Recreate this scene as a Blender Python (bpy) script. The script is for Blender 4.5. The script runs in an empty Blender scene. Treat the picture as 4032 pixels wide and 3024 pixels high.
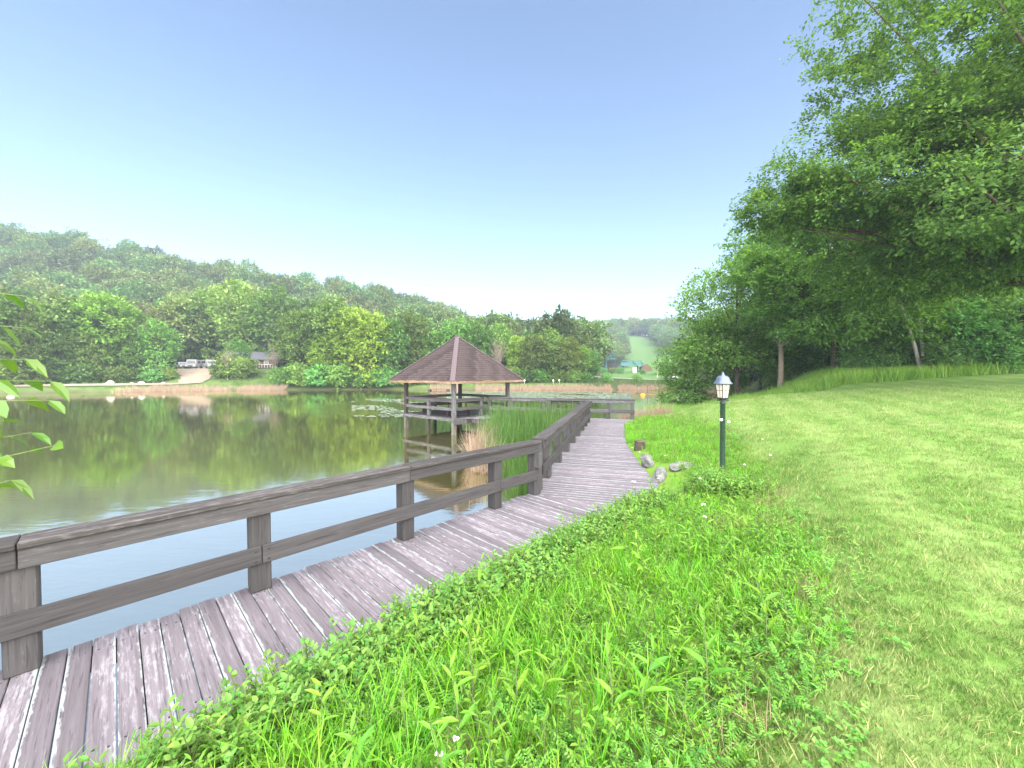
import bpy, bmesh, math, random
import numpy as np
from mathutils import Vector, Matrix, Euler

HAZE = 0.0005
random.seed(11)
rng = np.random.default_rng(11)
scene = bpy.context.scene
COL = scene.collection
R = math.radians

# ------------------------------------------------------------------ camera, sky, sun, exposure
cam_d = bpy.data.cameras.new('camera')
cam_d.sensor_width = 36.0
cam_d.lens = 13.53
cam_d.clip_start = 0.05
cam_d.clip_end = 5000
cam = bpy.data.objects.new('camera', cam_d)
COL.objects.link(cam)
cam.location = (0, 0, 2.4)
cam.rotation_euler = (R(90 - 1.48), 0, 0)
scene.camera = cam

SUN_EL, SUN_AZ = 40.0, 158.0            # azimuth clockwise from +Y: behind the camera, to the right
world = bpy.data.worlds.new('World')
scene.world = world
world.use_nodes = True
wn = world.node_tree.nodes
bgn = wn['Background']
sky = wn.new('ShaderNodeTexSky')
sky.sky_type = 'NISHITA'
sky.sun_disc = False
sky.sun_elevation = R(SUN_EL)
sky.sun_rotation = R(SUN_AZ)
sky.altitude = 300
sky.air_density = 1.0
sky.dust_density = 1.3
sky.ozone_density = 2.6
world.node_tree.links.new(sky.outputs[0], bgn.inputs[0])
bgn.inputs[1].default_value = 0.069

sun_d = bpy.data.lights.new('sun', 'SUN')
sun_d.energy = 5.0
sun_d.angle = R(130)
sun_d.color = (1.0, 0.95, 0.88)
sun = bpy.data.objects.new('sun', sun_d)
COL.objects.link(sun)
sd_ = Vector((math.sin(R(SUN_AZ)) * math.cos(R(SUN_EL)), math.cos(R(SUN_AZ)) * math.cos(R(SUN_EL)), math.sin(R(SUN_EL))))
sun.rotation_euler = sd_.to_track_quat('Z', 'Y').to_euler()
sun.location = (20, -30, 40)

vs = scene.view_settings
vs.view_transform = 'Standard'
vs.look = 'None'
vs.gamma = 1.0
vs.use_curve_mapping = False
vs.exposure = 2.15
cy = scene.cycles
cy.max_bounces = 7
cy.diffuse_bounces = 3
cy.glossy_bounces = 3
cy.transmission_bounces = 4
cy.transparent_max_bounces = 6
cy.volume_bounces = 0
cy.use_denoising = True

# ------------------------------------------------------------------ helpers: objects
WM = {}

def put(o, parent=None, mat=None):
    """place object o with world matrix mat below parent (None: top level)"""
    mat = mat if mat is not None else Matrix.Identity(4)
    COL.objects.link(o)
    if parent is not None:
        o.parent = parent
        o.matrix_basis = WM[parent.name].inverted() @ mat
    else:
        o.matrix_basis = mat
    WM[o.name] = mat.copy()
    return o

def tag(o, label=None, cat=None, group=None, kind=None):
    if label: o['label'] = label
    if cat: o['category'] = cat
    if group: o['group'] = group
    if kind: o['kind'] = kind
    return o

def thing(name, loc, label, cat, group=None, rz=0.0):
    o = bpy.data.objects.new(name, None)
    o.empty_display_size = 0.2
    put(o, None, Matrix.Translation(loc) @ Matrix.Rotation(rz, 4, 'Z'))
    return tag(o, label, cat, group)

def me_from(name, v, f, mats, smooth=False, mi=None):
    me = bpy.data.meshes.new(name)
    me.from_pydata([tuple(p) for p in v], [], [tuple(q) for q in f])
    for m in (mats if isinstance(mats, (list, tuple)) else [mats]):
        me.materials.append(m)
    if mi is not None:
        me.polygons.foreach_set('material_index', np.asarray(mi, dtype=np.int32))
    if smooth:
        me.polygons.foreach_set('use_smooth', np.ones(len(me.polygons), dtype=bool))
    me.update()
    return me

def fast_mesh(name, V, F, mats, smooth=False, mi=None):
    """V (n,3) array, F (m,k) array with constant k"""
    V = np.asarray(V, dtype=np.float32); F = np.asarray(F, dtype=np.int32)
    me = bpy.data.meshes.new(name)
    m, k = F.shape
    me.vertices.add(len(V)); me.vertices.foreach_set('co', V.ravel())
    me.loops.add(m * k); me.loops.foreach_set('vertex_index', F.ravel())
    me.polygons.add(m)
    me.polygons.foreach_set('loop_start', np.arange(0, m * k, k, dtype=np.int32))
    me.polygons.foreach_set('loop_total', np.full(m, k, dtype=np.int32))
    for mm in (mats if isinstance(mats, (list, tuple)) else [mats]):
        me.materials.append(mm)
    if mi is not None:
        me.polygons.foreach_set('material_index', np.asarray(mi, dtype=np.int32))
    if smooth:
        me.polygons.foreach_set('use_smooth', np.ones(m, dtype=bool))
    me.update(calc_edges=True)
    return me

def part(name, me, parent=None, mat=None):
    return put(bpy.data.objects.new(name, me), parent, mat)

def frame(x, z=(0, 0, 1), o=(0, 0, 0)):
    """matrix whose local X runs along x, local Z close to z"""
    x = Vector(x).normalized(); z = Vector(z)
    y = z.cross(x)
    if y.length < 1e-5: y = Vector((0, 1, 0)).cross(x)
    y.normalize(); z = x.cross(y)
    m = Matrix((x, y, z)).transposed().to_4x4()
    m.translation = Vector(o)
    return m

class MB:
    def __init__(s): s.v = []; s.f = []; s.m = []
    def add(s, v, f, m=0):
        b = len(s.v); s.v += [tuple(p) for p in v]; s.f += [tuple(b + i for i in q) for q in f]; s.m += [m] * len(f)
    def box(s, c, d, m=0, rot=None):
        hx, hy, hz = d[0] / 2, d[1] / 2, d[2] / 2
        pts = [Vector((x, y, z)) for x in (-hx, hx) for y in (-hy, hy) for z in (-hz, hz)]
        if rot is not None: pts = [rot @ p for p in pts]
        c = Vector(c)
        s.add([c + p for p in pts], [(0, 1, 3, 2), (4, 6, 7, 5), (0, 4, 5, 1), (2, 3, 7, 6), (0, 2, 6, 4), (1, 5, 7, 3)], m)
    def tube(s, pts, rad, n=6, m=0, cap=True):
        pts = [Vector(p) for p in pts]; rings = []
        b = len(s.v); V = []; F = []
        for i, p in enumerate(pts):
            d = (pts[min(i + 1, len(pts) - 1)] - pts[max(i - 1, 0)]).normalized()
            a = Vector((0, 0, 1)) if abs(d.z) < 0.9 else Vector((1, 0, 0))
            u = d.cross(a).normalized(); w = d.cross(u)
            r = rad[i] if isinstance(rad, (list, tuple)) else rad
            for k in range(n):
                t = 2 * math.pi * k / n
                V.append(p + (u * math.cos(t) + w * math.sin(t)) * r)
        for i in range(len(pts) - 1):
            for k in range(n):
                k2 = (k + 1) % n
                F.append((i * n + k, i * n + k2, (i + 1) * n + k2, (i + 1) * n + k))
        if cap:
            F.append(tuple(range(n))); F.append(tuple((len(pts) - 1) * n + k for k in reversed(range(n))))
        s.add(V, F, m)
    def lathe(s, prof, n=16, m=0, c=(0, 0, 0), squash=1.0):
        V = []; F = []
        for r, z in prof:
            for k in range(n):
                t = 2 * math.pi * k / n
                V.append((c[0] + r * math.cos(t), c[1] + r * squash * math.sin(t), c[2] + z))
        for i in range(len(prof) - 1):
            for k in range(n):
                k2 = (k + 1) % n
                F.append((i * n + k, i * n + k2, (i + 1) * n + k2, (i + 1) * n + k))
        F.append(tuple(reversed(range(n)))); F.append(tuple((len(prof) - 1) * n + k for k in range(n)))
        s.add(V, F, m)
    def mesh(s, name, mats, smooth=False): return me_from(name, s.v, s.f, mats, smooth, s.m)
    def part(s, name, mats, parent=None, mat=None, smooth=False):
        if mat is not None:
            inv = mat.inverted(); s.v = [tuple(inv @ Vector(p)) for p in s.v]
        return part(name, s.mesh(name, mats, smooth), parent, mat)

def bevel_box(name, dx, dy, dz, mat, bev=0.006, jit=0.0):
    bm = bmesh.new()
    bmesh.ops.create_cube(bm, size=1.0)
    for v in bm.verts:
        v.co = Vector((v.co.x * dx, v.co.y * dy, v.co.z * dz))
        if jit: v.co += Vector((random.uniform(-jit, jit), random.uniform(-jit, jit), random.uniform(-jit, jit) * 0.5))
    if bev: bmesh.ops.bevel(bm, geom=bm.edges[:], offset=bev, segments=1, affect='EDGES')
    me = bpy.data.meshes.new(name); bm.to_mesh(me); bm.free()
    me.materials.append(mat)
    return me

def beam(name, parent, p0, p1, w, h, mat, up=(0, 0, 1), bev=0.006, jit=0.0):
    p0 = Vector(p0); p1 = Vector(p1); d = p1 - p0
    return part(name, bevel_box(name, d.length, w, h, mat, bev, jit), parent, frame(d, up, (p0 + p1) / 2))

# ------------------------------------------------------------------ helpers: materials
class NT:
    def __init__(s, name):
        s.mat = bpy.data.materials.new(name); s.mat.use_nodes = True
        s.t = s.mat.node_tree; s.n = s.t.nodes; s.l = s.t.links
        s.out = s.n['Material Output']; s.bsdf = s.n['Principled BSDF']
    def new(s, typ, ins=None, **props):
        nd = s.n.new(typ)
        for k, v in props.items(): setattr(nd, k, v)
        for k, v in (ins or {}).items():
            if isinstance(v, bpy.types.NodeSocket): s.l.new(v, nd.inputs[k])
            else: nd.inputs[k].default_value = v
        return nd
    def noise(s, vec, scale, detail=4, rough=0.55, dist=0.0):
        return s.new('ShaderNodeTexNoise', {'Vector': vec, 'Scale': scale, 'Detail': detail, 'Roughness': rough, 'Distortion': dist}).outputs['Fac']
    def ramp(s, fac, stops, interp='LINEAR'):
        nd = s.new('ShaderNodeValToRGB', {'Fac': fac}); cr = nd.color_ramp; cr.interpolation = interp
        while len(cr.elements) < len(stops): cr.elements.new(0.5)
        for e, (p, c) in zip(cr.elements, stops):
            e.position = p; e.color = (c[0], c[1], c[2], 1) if isinstance(c, (tuple, list)) else (c, c, c, 1)
        return nd.outputs['Color']
    def mix(s, fac, a, b, mode='MIX'):
        nd = s.new('ShaderNodeMix', data_type='RGBA', blend_type=mode)
        for k, v in ((0, fac), (6, a), (7, b)):
            if isinstance(v, bpy.types.NodeSocket): s.l.new(v, nd.inputs[k])
            elif k == 0: nd.inputs[0].default_value = v
            else: nd.inputs[k].default_value = (*v, 1) if len(v) == 3 else v
        return nd.outputs[2]
    def math(s, op, a, b=0.0, c=None):
        ins = {0: a, 1: b}
        if c is not None: ins[2] = c
        nd = s.n.new('ShaderNodeMath'); nd.operation = op
        for k, v in ins.items():
            if isinstance(v, bpy.types.NodeSocket): s.l.new(v, nd.inputs[k])
            else: nd.inputs[k].default_value = v
        return nd.outputs[0]
    def mapping(s, vec, scale=(1, 1, 1), loc=(0, 0, 0), rot=(0, 0, 0)):
        return s.new('ShaderNodeMapping', {'Vector': vec, 'Scale': scale, 'Location': loc, 'Rotation': rot}).outputs[0]
    def bump(s, h, strength=0.3, dist=0.01):
        return s.new('ShaderNodeBump', {'Height': h, 'Strength': strength, 'Distance': dist}).outputs[0]
    def set(s, **kw):
        for k, v in kw.items():
            k = k.replace('_', ' ')
            if isinstance(v, bpy.types.NodeSocket): s.l.new(v, s.bsdf.inputs[k])
            else: s.bsdf.inputs[k].default_value = (*v, 1) if isinstance(v, tuple) and len(v) == 3 else v
        return s.mat
    def objrand(s): return s.new('ShaderNodeObjectInfo').outputs['Random']
    def objvec(s):
        """object coordinates shifted by a random amount per object"""
        tc = s.new('ShaderNodeTexCoord').outputs['Object']
        r = s.objrand()
        off = s.new('ShaderNodeCombineXYZ', {'X': s.math('MULTIPLY', r, 37.0), 'Y': s.math('MULTIPLY', r, 91.0), 'Z': s.math('MULTIPLY', r, 17.0)}).outputs[0]
        return tc, s.new('ShaderNodeVectorMath', {0: tc, 1: off}, operation='ADD').outputs[0]

def plain(name, col, rough=0.7, metallic=0.0, var=0.25, scale=6.0, bump=0.15, spec=0.3):
    t = NT(name)
    tc, ov = t.objvec()
    n = t.noise(ov, scale, 5)
    c = t.mix(t.ramp(n, [(0.25, 0.0), (0.75, 1.0)]), tuple(x * (1 - var) for x in col), tuple(min(1, x * (1 + var)) for x in col))
    return t.set(Base_Color=c, Roughness=rough, Metallic=metallic, Specular_IOR_Level=spec, Normal=t.bump(n, bump, 0.01))

def wood(name, dark, mid, light, amt=0.5, bump=0.5, edge=None, grain=1.0):
    """weathered boards: grain along local X, worn patches, optional pale worn edges (half width, half height)"""
    t = NT(name)
    tc, ov = t.objvec()
    g = t.noise(t.mapping(ov, (1.1 * grain, 26 * grain, 26 * grain)), 1.0, 6, 0.65, 0.6)
    g2 = t.noise(t.mapping(ov, (3.0 * grain, 60 * grain, 60 * grain)), 1.0, 4, 0.6)
    p = t.noise(t.mapping(ov, (4.5, 20, 20)), 1.6, 7, 0.68)
    r = t.objrand()
    base = t.mix(t.ramp(g, [(0.32, 0.0), (0.66, 1.0)]), dark, mid)
    worn = t.math('ADD', t.math('MULTIPLY', p, 0.62), t.math('ADD', t.math('MULTIPLY', g, 0.42), t.math('MULTIPLY', t.math('SUBTRACT', r, 0.5), 0.12)))
    wm = t.ramp(worn, [(0.70 - amt * 0.32, 0.0), (0.80 - amt * 0.25, 1.0)])
    col = t.mix(wm, base, light)
    col = t.mix(t.ramp(g2, [(0.30, 0.75), (0.44, 0.0)]), col, tuple(x * 0.45 for x in dark))
    if edge:
        sx = t.new('ShaderNodeSeparateXYZ', {0: tc})
        ay = t.math('ABSOLUTE', t.math('ADD', sx.outputs[1], t.math('MULTIPLY', t.math('SUBTRACT', r, 0.5), 0.03)))
        e = t.math('ADD', t.math('SUBTRACT', ay, edge), t.math('MULTIPLY', t.math('SUBTRACT', p, 0.5), 0.09))
        col = t.mix(t.ramp(t.math('MULTIPLY', e, 40.0), [(0.1, 0.0), (0.5, 0.85)]), col, (0.30, 0.325, 0.33))
    hsv = t.new('ShaderNodeHueSaturation', {'Color': col, 'Value': t.math('ADD', t.math('MULTIPLY', r, 0.34), 0.83)})
    h = t.math('ADD', g, t.math('MULTIPLY', g2, 0.6))
    return t.set(Base_Color=hsv.outputs[0], Roughness=0.82, Specular_IOR_Level=0.25, Normal=t.bump(h, bump, 0.006))

def leaf(name, dark, mid, light, trans=0.35, objvar=0.3, rough=0.55, spec=0.25, huevar=0.03, k=1.0):
    """leaves: colour varies from leaf to leaf and from plant to plant"""
    t = NT(name)
    dark, mid, light = [tuple(x * k for x in c) for c in (dark, mid, light)]
    isl = t.new('ShaderNodeNewGeometry').outputs['Random Per Island']
    r = t.objrand()
    c = t.ramp(isl, [(0.0, dark), (0.5, mid), (1.0, light)])
    hs = t.new('ShaderNodeHueSaturation', {'Color': c, 'Hue': t.math('ADD', 0.5 - huevar / 2, t.math('MULTIPLY', t.math('FRACT', t.math('MULTIPLY', r, 7.3)), huevar)),
                                            'Value': t.math('ADD', 1 - objvar / 2, t.math('MULTIPLY', r, objvar))}).outputs[0]
    t.set(Base_Color=hs, Roughness=rough, Specular_IOR_Level=spec)
    tr = t.new('ShaderNodeBsdfTranslucent', {'Color': t.mix(1.0, hs, (1.25, 1.2, 0.6), 'MULTIPLY')})
    mx = t.new('ShaderNodeMixShader', {0: trans, 1: t.bsdf.outputs[0], 2: tr.outputs[0]})
    t.l.new(mx.outputs[0], t.out.inputs[0])
    return t.mat

# ------------------------------------------------------------------ materials
M = {}
M['plank'] = wood('deck_boards', (0.095, 0.082, 0.092), (0.148, 0.130, 0.145), (0.23, 0.22, 0.243), 0.45, 0.55, edge=0.062)
M['rail'] = wood('rail_timber', (0.040, 0.037, 0.037), (0.068, 0.063, 0.063), (0.102, 0.096, 0.097), 0.25, 0.4)
M['cap'] = wood('rail_cap_timber', (0.025, 0.023, 0.022), (0.060, 0.052, 0.049), (0.12, 0.112, 0.108), 0.45, 0.7)
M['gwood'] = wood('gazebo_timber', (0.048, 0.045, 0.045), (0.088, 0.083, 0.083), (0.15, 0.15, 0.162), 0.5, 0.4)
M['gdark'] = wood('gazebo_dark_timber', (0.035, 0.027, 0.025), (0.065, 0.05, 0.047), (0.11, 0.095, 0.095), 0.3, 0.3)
M['pile'] = wood('pile_timber', (0.06, 0.055, 0.045), (0.13, 0.125, 0.095), (0.26, 0.26, 0.21), 0.5, 0.5)
M['fascia'] = wood('eave_timber', (0.09, 0.06, 0.04), (0.22, 0.14, 0.085), (0.34, 0.27, 0.20), 0.4, 0.4)
def shingle(name, a, b):
    t = NT(name)
    isl = t.new('ShaderNodeNewGeometry').outputs['Random Per Island']
    tc, ov = t.objvec()
    n = t.noise(ov, 90, 3)
    c = t.ramp(isl, [(0.0, a), (1.0, b)])
    c = t.mix(t.math('MULTIPLY', n, 0.5), c, tuple(x * 0.55 for x in a))
    return t.set(Base_Color=c, Roughness=0.95, Specular_IOR_Level=0.1, Normal=t.bump(n, 0.3, 0.004))
M['shingle'] = shingle('roof_shingle', (0.046, 0.035, 0.035), (0.080, 0.062, 0.061))
M['hip'] = shingle('hip_shingle', (0.10, 0.075, 0.085), (0.14, 0.11, 0.12))
M['green_post'] = plain('dark_green_metal', (0.022, 0.055, 0.035), 0.45, 0.0, 0.3, 14, 0.08, 0.5)
M['lamp_roof'] = plain('sky_tinted_metal', (0.10, 0.125, 0.17), 0.38, 0.3, 0.15, 9, 0.04, 0.5)  # lantern dome: blue-grey of the reflected sky painted into the base colour
M['black_metal'] = plain('black_metal', (0.02, 0.024, 0.024), 0.5)
t = NT('frosted_pane')
t.set(Base_Color=(0.80, 0.74, 0.64), Roughness=0.35, Specular_IOR_Level=0.5)
tr = t.new('ShaderNodeBsdfTranslucent', {'Color': (0.85, 0.8, 0.7, 1)})
tp = t.new('ShaderNodeBsdfTransparent')
m1 = t.new('ShaderNodeMixShader', {0: 0.45, 1: t.bsdf.outputs[0], 2: tr.outputs[0]})
m2 = t.new('ShaderNodeMixShader', {0: 0.18, 1: m1.outputs[0], 2: tp.outputs[0]})
t.l.new(m2.outputs[0], t.out.inputs[0]); M['pane'] = t.mat
M['shaded_white'] = plain('shaded_white_paint', (0.27, 0.27, 0.27), 0.45, 0, 0.05, 3, 0.05)  # white van paint, darkened so the colour carries the shade they stand in
M['white'] = plain('white_paint', (0.80, 0.80, 0.78), 0.45, 0, 0.05, 3, 0.05)
M['rock'] = plain('limestone_rock', (0.155, 0.155, 0.145), 0.9, 0, 0.55, 6, 1.0)
M['palerock'] = plain('pale_rock', (0.50, 0.46, 0.40), 0.9, 0, 0.3, 3, 0.6)
M['bark'] = plain('grey_brown_bark', (0.085, 0.068, 0.052), 0.95, 0, 0.5, 9, 0.9, 0.1)
M['palebark'] = plain('pale_birch_bark', (0.34, 0.32, 0.28), 0.85, 0, 0.4, 5, 0.5, 0.2)
M['twig'] = plain('dry_twig', (0.24, 0.19, 0.155), 0.95, 0, 0.3, 6, 0.4, 0.1)
M['greenstem'] = plain('green_stem', (0.11, 0.14, 0.05), 0.7, 0, 0.2, 9, 0.1)
M['leaf_far'] = leaf('forest_leaf', (0.034, 0.066, 0.013), (0.052, 0.096, 0.018), (0.076, 0.128, 0.024), 0.25, 0.75, huevar=0.06, k=2.2)
M['leaf_hill'] = leaf('hill_leaf', (0.040, 0.068, 0.020), (0.055, 0.090, 0.025), (0.074, 0.112, 0.031), 0.2, 0.8, huevar=0.07, k=1.8)
M['leaf_bright'] = leaf('bright_leaf', (0.060, 0.108, 0.013), (0.095, 0.165, 0.020), (0.135, 0.215, 0.030), 0.3, 0.4, k=1.7)
M['leaf_brown'] = leaf('brownish_leaf', (0.06, 0.065, 0.028), (0.09, 0.095, 0.04), (0.13, 0.125, 0.06), 0.25, 0.4, k=1.5)
M['leaf_oak'] = leaf('oak_leaf', (0.022, 0.048, 0.013), (0.046, 0.092, 0.019), (0.085, 0.145, 0.027), 0.5, 0.2, k=2.4)
M['leaf_wood'] = leaf('woodland_leaf', (0.026, 0.054, 0.013), (0.050, 0.100, 0.020), (0.082, 0.145, 0.028), 0.48, 0.5, k=2.7)
M['leaf_shrub'] = leaf('shrub_leaf', (0.035, 0.090, 0.028), (0.065, 0.150, 0.038), (0.10, 0.21, 0.05), 0.35, 0.4, k=2.2)
M['leaf_low'] = leaf('groundcover_leaf', (0.055, 0.14, 0.024), (0.095, 0.215, 0.036), (0.17, 0.31, 0.055), 0.35, 0.5, 0.5, 0.3, 0.04, k=1.35)
M['leaf_lance'] = leaf('lance_leaf', (0.075, 0.20, 0.018), (0.115, 0.27, 0.022), (0.17, 0.34, 0.03), 0.4, 0.35, 0.45, 0.35, k=1.15)
M['leaf_sap'] = leaf('sapling_leaf', (0.06, 0.15, 0.018), (0.10, 0.21, 0.022), (0.15, 0.28, 0.03), 0.4, 0.3, 0.28, 0.6, k=0.85)
M['grass'] = leaf('tall_grass_blade', (0.060, 0.175, 0.011), (0.095, 0.255, 0.015), (0.15, 0.32, 0.022), 0.4, 0.45, 0.5, 0.3, 0.03, k=1.7)
M['vetch'] = leaf('vetch_leaf', (0.06, 0.17, 0.03), (0.10, 0.25, 0.035), (0.15, 0.31, 0.05), 0.4, 0.4, 0.5, 0.3, 0.03, k=1.55)
M['weed'] = leaf('lime_weed_leaf', (0.085, 0.215, 0.02), (0.135, 0.31, 0.028), (0.20, 0.40, 0.045), 0.4, 0.4, 0.5, 0.3, 0.03)
M['meadow'] = leaf('meadow_grass', (0.07, 0.15, 0.025), (0.11, 0.20, 0.035), (0.16, 0.25, 0.05), 0.35, 0.4, k=1.9)
M['shoregrass'] = leaf('shore_grass_blade', (0.07, 0.13, 0.025), (0.10, 0.17, 0.035), (0.14, 0.21, 0.05), 0.35, 0.4)
M['straw'] = leaf('dry_straw', (0.22, 0.16, 0.085), (0.32, 0.25, 0.14), (0.42, 0.34, 0.20), 0.25, 0.3)
M['reed_dry'] = leaf('dry_reed', (0.24, 0.17, 0.125), (0.34, 0.255, 0.19), (0.45, 0.35, 0.27), 0.25, 0.3)
M['reed_green'] = leaf('green_reed', (0.050, 0.12, 0.026), (0.085, 0.18, 0.038), (0.14, 0.24, 0.06), 0.35, 0.35, k=1)
M['pad'] = plain('lily_pad', (0.20, 0.24, 0.15), 0.32, 0, 0.25, 2, 0.05, 0.7)
M['petal'] = plain('pale_petal', (0.72, 0.62, 0.68), 0.7, 0, 0.1, 30, 0.1)
M['dirt'] = plain('dirt_track', (0.22, 0.175, 0.13), 0.95, 0, 0.25, 0.6, 0.3)
M['gravel'] = plain('pale_gravel', (0.42, 0.38, 0.32), 0.95, 0, 0.2, 0.5, 0.3)
M['teal'] = plain('teal_paint', (0.02, 0.11, 0.105), 0.5)
M['brownwall'] = plain('brown_siding', (0.13, 0.075, 0.05), 0.85)
M['greyroof'] = plain('grey_roofing', (0.085, 0.09, 0.095), 0.8)
M['glass_dark'] = plain('dark_glass', (0.02, 0.022, 0.025), 0.12, 0, 0.1, 2, 0.0, 0.6)
M['tyre'] = plain('tyre_rubber', (0.02, 0.02, 0.02), 0.85)
M['silver'] = plain('silver_car_paint', (0.42, 0.44, 0.46), 0.3, 0.5, 0.05, 2, 0.0, 0.5)
M['chrome'] = plain('lamp_lens', (0.75, 0.75, 0.75), 0.2, 0.2, 0.05)
M['yellow'] = plain('yellow_plastic', (0.70, 0.42, 0.02), 0.5)
M['polewood'] = plain('utility_pole_wood', (0.42, 0.36, 0.28), 0.9)
M['logo'] = plain('blue_print', (0.10, 0.16, 0.30), 0.6)

# ------------------------------------------------------------------ layout of the boardwalk (plan view)
D1 = np.array([0.696, 0.718]); N1 = np.array([0.718, -0.696])
D2 = np.array([0.2804, 0.9599]); N2 = np.array([0.9599, -0.2804])
D3 = -N2
E1 = np.array([-3.87, 3.36])               # a point on the water edge of the near run
CORN = np.array([0.355, 7.76]); CORN_R = np.array([1.985, 6.81])
Q = np.array([6.5, 20.35])                 # far right corner of the end platform
T3 = np.array([4.226, 21.01])              # far edge meets the water edge of the second run
DW = 1.83
def flare(s):
    """extra width of the second run on its bank side, s metres after the corner"""
    return np.interp(s, [-1.2, 0.3, 1.56, 3.13, 5.88, 8.5], [1.25, 0.95, 0.66, 0.43, 0.10, 0.0])
WATER = -0.85

# ------------------------------------------------------------------ terrain
N0 = E1 - 14 * D1 + 0.95 * N1
POND = np.array([tuple(N0), tuple((CORN + CORN_R) / 2), (2.335, 8.81), (2.555, 10.38), (3.015, 13.1), (5.14, 20.74), (7.0, 20.85), (9.3, 22.2), (13.5, 27.8), (20.5, 39.5), (30.5, 56.5), (37, 72), (34, 79.3),
                 (20, 79.6), (6, 78.8), (-8, 79.2), (-22, 80.2), (-34, 79), (-46, 79), (-58, 76.5), (-70, 71.5), (-90, 62), (-120, 50), (-140, 15), (-60, -30)])

def shore_distance(X, Y):
    """signed distance to the pond's outline, positive on land"""
    X = np.asarray(X, float); Y = np.asarray(Y, float)
    d = np.full(X.shape, 1e9); ins = np.zeros(X.shape, bool)
    n = len(POND)
    for i in range(n):
        a = POND[i]; b = POND[(i + 1) % n]; e = b - a
        tt = np.clip(((X - a[0]) * e[0] + (Y - a[1]) * e[1]) / (e @ e), 0, 1)
        d = np.minimum(d, np.hypot(X - a[0] - tt * e[0], Y - a[1] - tt * e[1]))
        c = (a[1] > Y) != (b[1] > Y)
        with np.errstate(divide='ignore', invalid='ignore'):
            xi = a[0] + (Y - a[1]) * e[0] / (e[1] if e[1] != 0 else 1e-9)
        ins ^= c & (X < xi)
    return np.where(ins, -d, d)

def sstep(a, b, x):
    t = np.clip((x - a) / (b - a), 0, 1)
    return t * t * (3 - 2 * t)

def wob(X, Y, s, seed=0.0):
    return (np.sin(X * s + 1.3 + seed) * np.cos(Y * s * 1.17 + 0.7 * seed) + 0.5 * np.sin(X * s * 2.3 + Y * s * 1.9 + seed * 2.1)) / 1.5

RX = [-500, -280, -208, -140, -64, -2, 45, 90]
RZ = [76, 60, 50, 41, 29, 14, 4, 0]
RY = [200, 210, 215, 230, 260, 300, 320, 330]

def ground(X, Y):
    X = np.asarray(X, float); Y = np.asarray(Y, float)
    sd = shore_distance(X, Y)
    lawn = 0.74 + 0.06 * np.clip(X, -8, 26) - 0.012 * np.clip(Y, 0, 40) + 0.035 * wob(X, Y, 0.45)
    lawn = lawn + 0.07 * np.clip(X - 25, 0, 60) + 0.05 * np.clip(Y - 26, 0, 40) * sstep(14, 26, X)
    val = 0.42 + 0.022 * np.clip(Y - 130, 0, 110) + 0.10 * wob(X, Y, 0.11)
    val = val + sstep(-25, -52, X) * np.clip((Y - 83) * 0.26, 0, 3.3)
    t1 = np.clip((Y - 101) / (np.interp(X, RX, RY) - 101), 0, 1)
    val = val + np.interp(X, RX, RZ) * (0.55 * t1 + 0.45 * t1 * t1 * (3 - 2 * t1)) * (1 + 0.05 * wob(X, Y, 0.035))
    t2 = np.clip((Y - 225) / 240, 0, 1)
    val = np.maximum(val, val * 0.6 + (38 + 3 * wob(X, Y, 0.02)) * t2 * t2 * (3 - 2 * t2) * sstep(-80, 20, X))
    val = val + sstep(42, 80, X) * np.clip(X - 42, 0, 70) * 0.10
    F = sstep(42, 74, Y)
    land = lawn * (1 - F) + val * F
    near = np.interp(sd, [0, 0.88, 2.2, 4.2], [0, 0.80, 1.20, 1.0])
    zn = np.where(sd < 2.2, WATER + near, 0.35 + (land - 0.35) * sstep(2.0, 4.4, sd))
    zf = WATER + np.interp(sd, [0, 1, 3, 9], [0, 0.35, 0.8, 1.0]) * np.where(sd < 3, 1, 0)
    zf = np.where(sd < 3, WATER + np.interp(sd, [0, 1, 3], [0, 0.4, 0.85]), (land) * sstep(3, 9, sd))
    W = sstep(20, 26, Y)
    z = zn * (1 - W) + zf * W
    return np.where(sd > 0, z, WATER - 0.02 - np.minimum(1.4, 0.45 * -sd))

def gz(x, y): return float(ground(np.array([x]), np.array([y]))[0])

# edge between the rough bank growth and the mown lawn (plan view)
VEG = np.array([(-9, -2.5), (-3.5, -0.2), (-1.0, 1.0), (0.3, 1.35), (1.15, 1.75), (2.0, 2.4), (2.82, 3.6), (3.6, 5.0), (4.8, 7.1), (5.9, 10.0), (6.7, 13.0), (6.9, 16.0), (6.9, 19.0), (7.2, 21.5)])

def veg_side(X, Y):
    """positive: lawn side (distance to the edge), negative: rough bank side"""
    X = np.asarray(X, float); Y = np.asarray(Y, float)
    d = np.full(X.shape, 1e9); sg = np.ones(X.shape)
    for i in range(len(VEG) - 1):
        a = VEG[i]; b = VEG[i + 1]; e = b - a
        tt = np.clip(((X - a[0]) * e[0] + (Y - a[1]) * e[1]) / (e @ e), 0, 1)
        dd = np.hypot(X - a[0] - tt * e[0], Y - a[1] - tt * e[1])
        cr = e[0] * (Y - a[1]) - e[1] * (X - a[0])
        up = dd < d
        sg = np.where(up, np.where(cr > 0, -1.0, 1.0), sg); d = np.minimum(d, dd)
    return sg * d

def ski_run(X, Y):
    c = np.interp(Y, [120, 240, 300, 400, 470], [0.33, 0.365, 0.345, 0.315, 0.30])
    w = np.interp(Y, [120, 240, 300, 390, 405], [0.10, 0.062, 0.052, 0.036, 0.0])
    return np.abs(X / np.maximum(Y, 1) - c) < w

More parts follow.
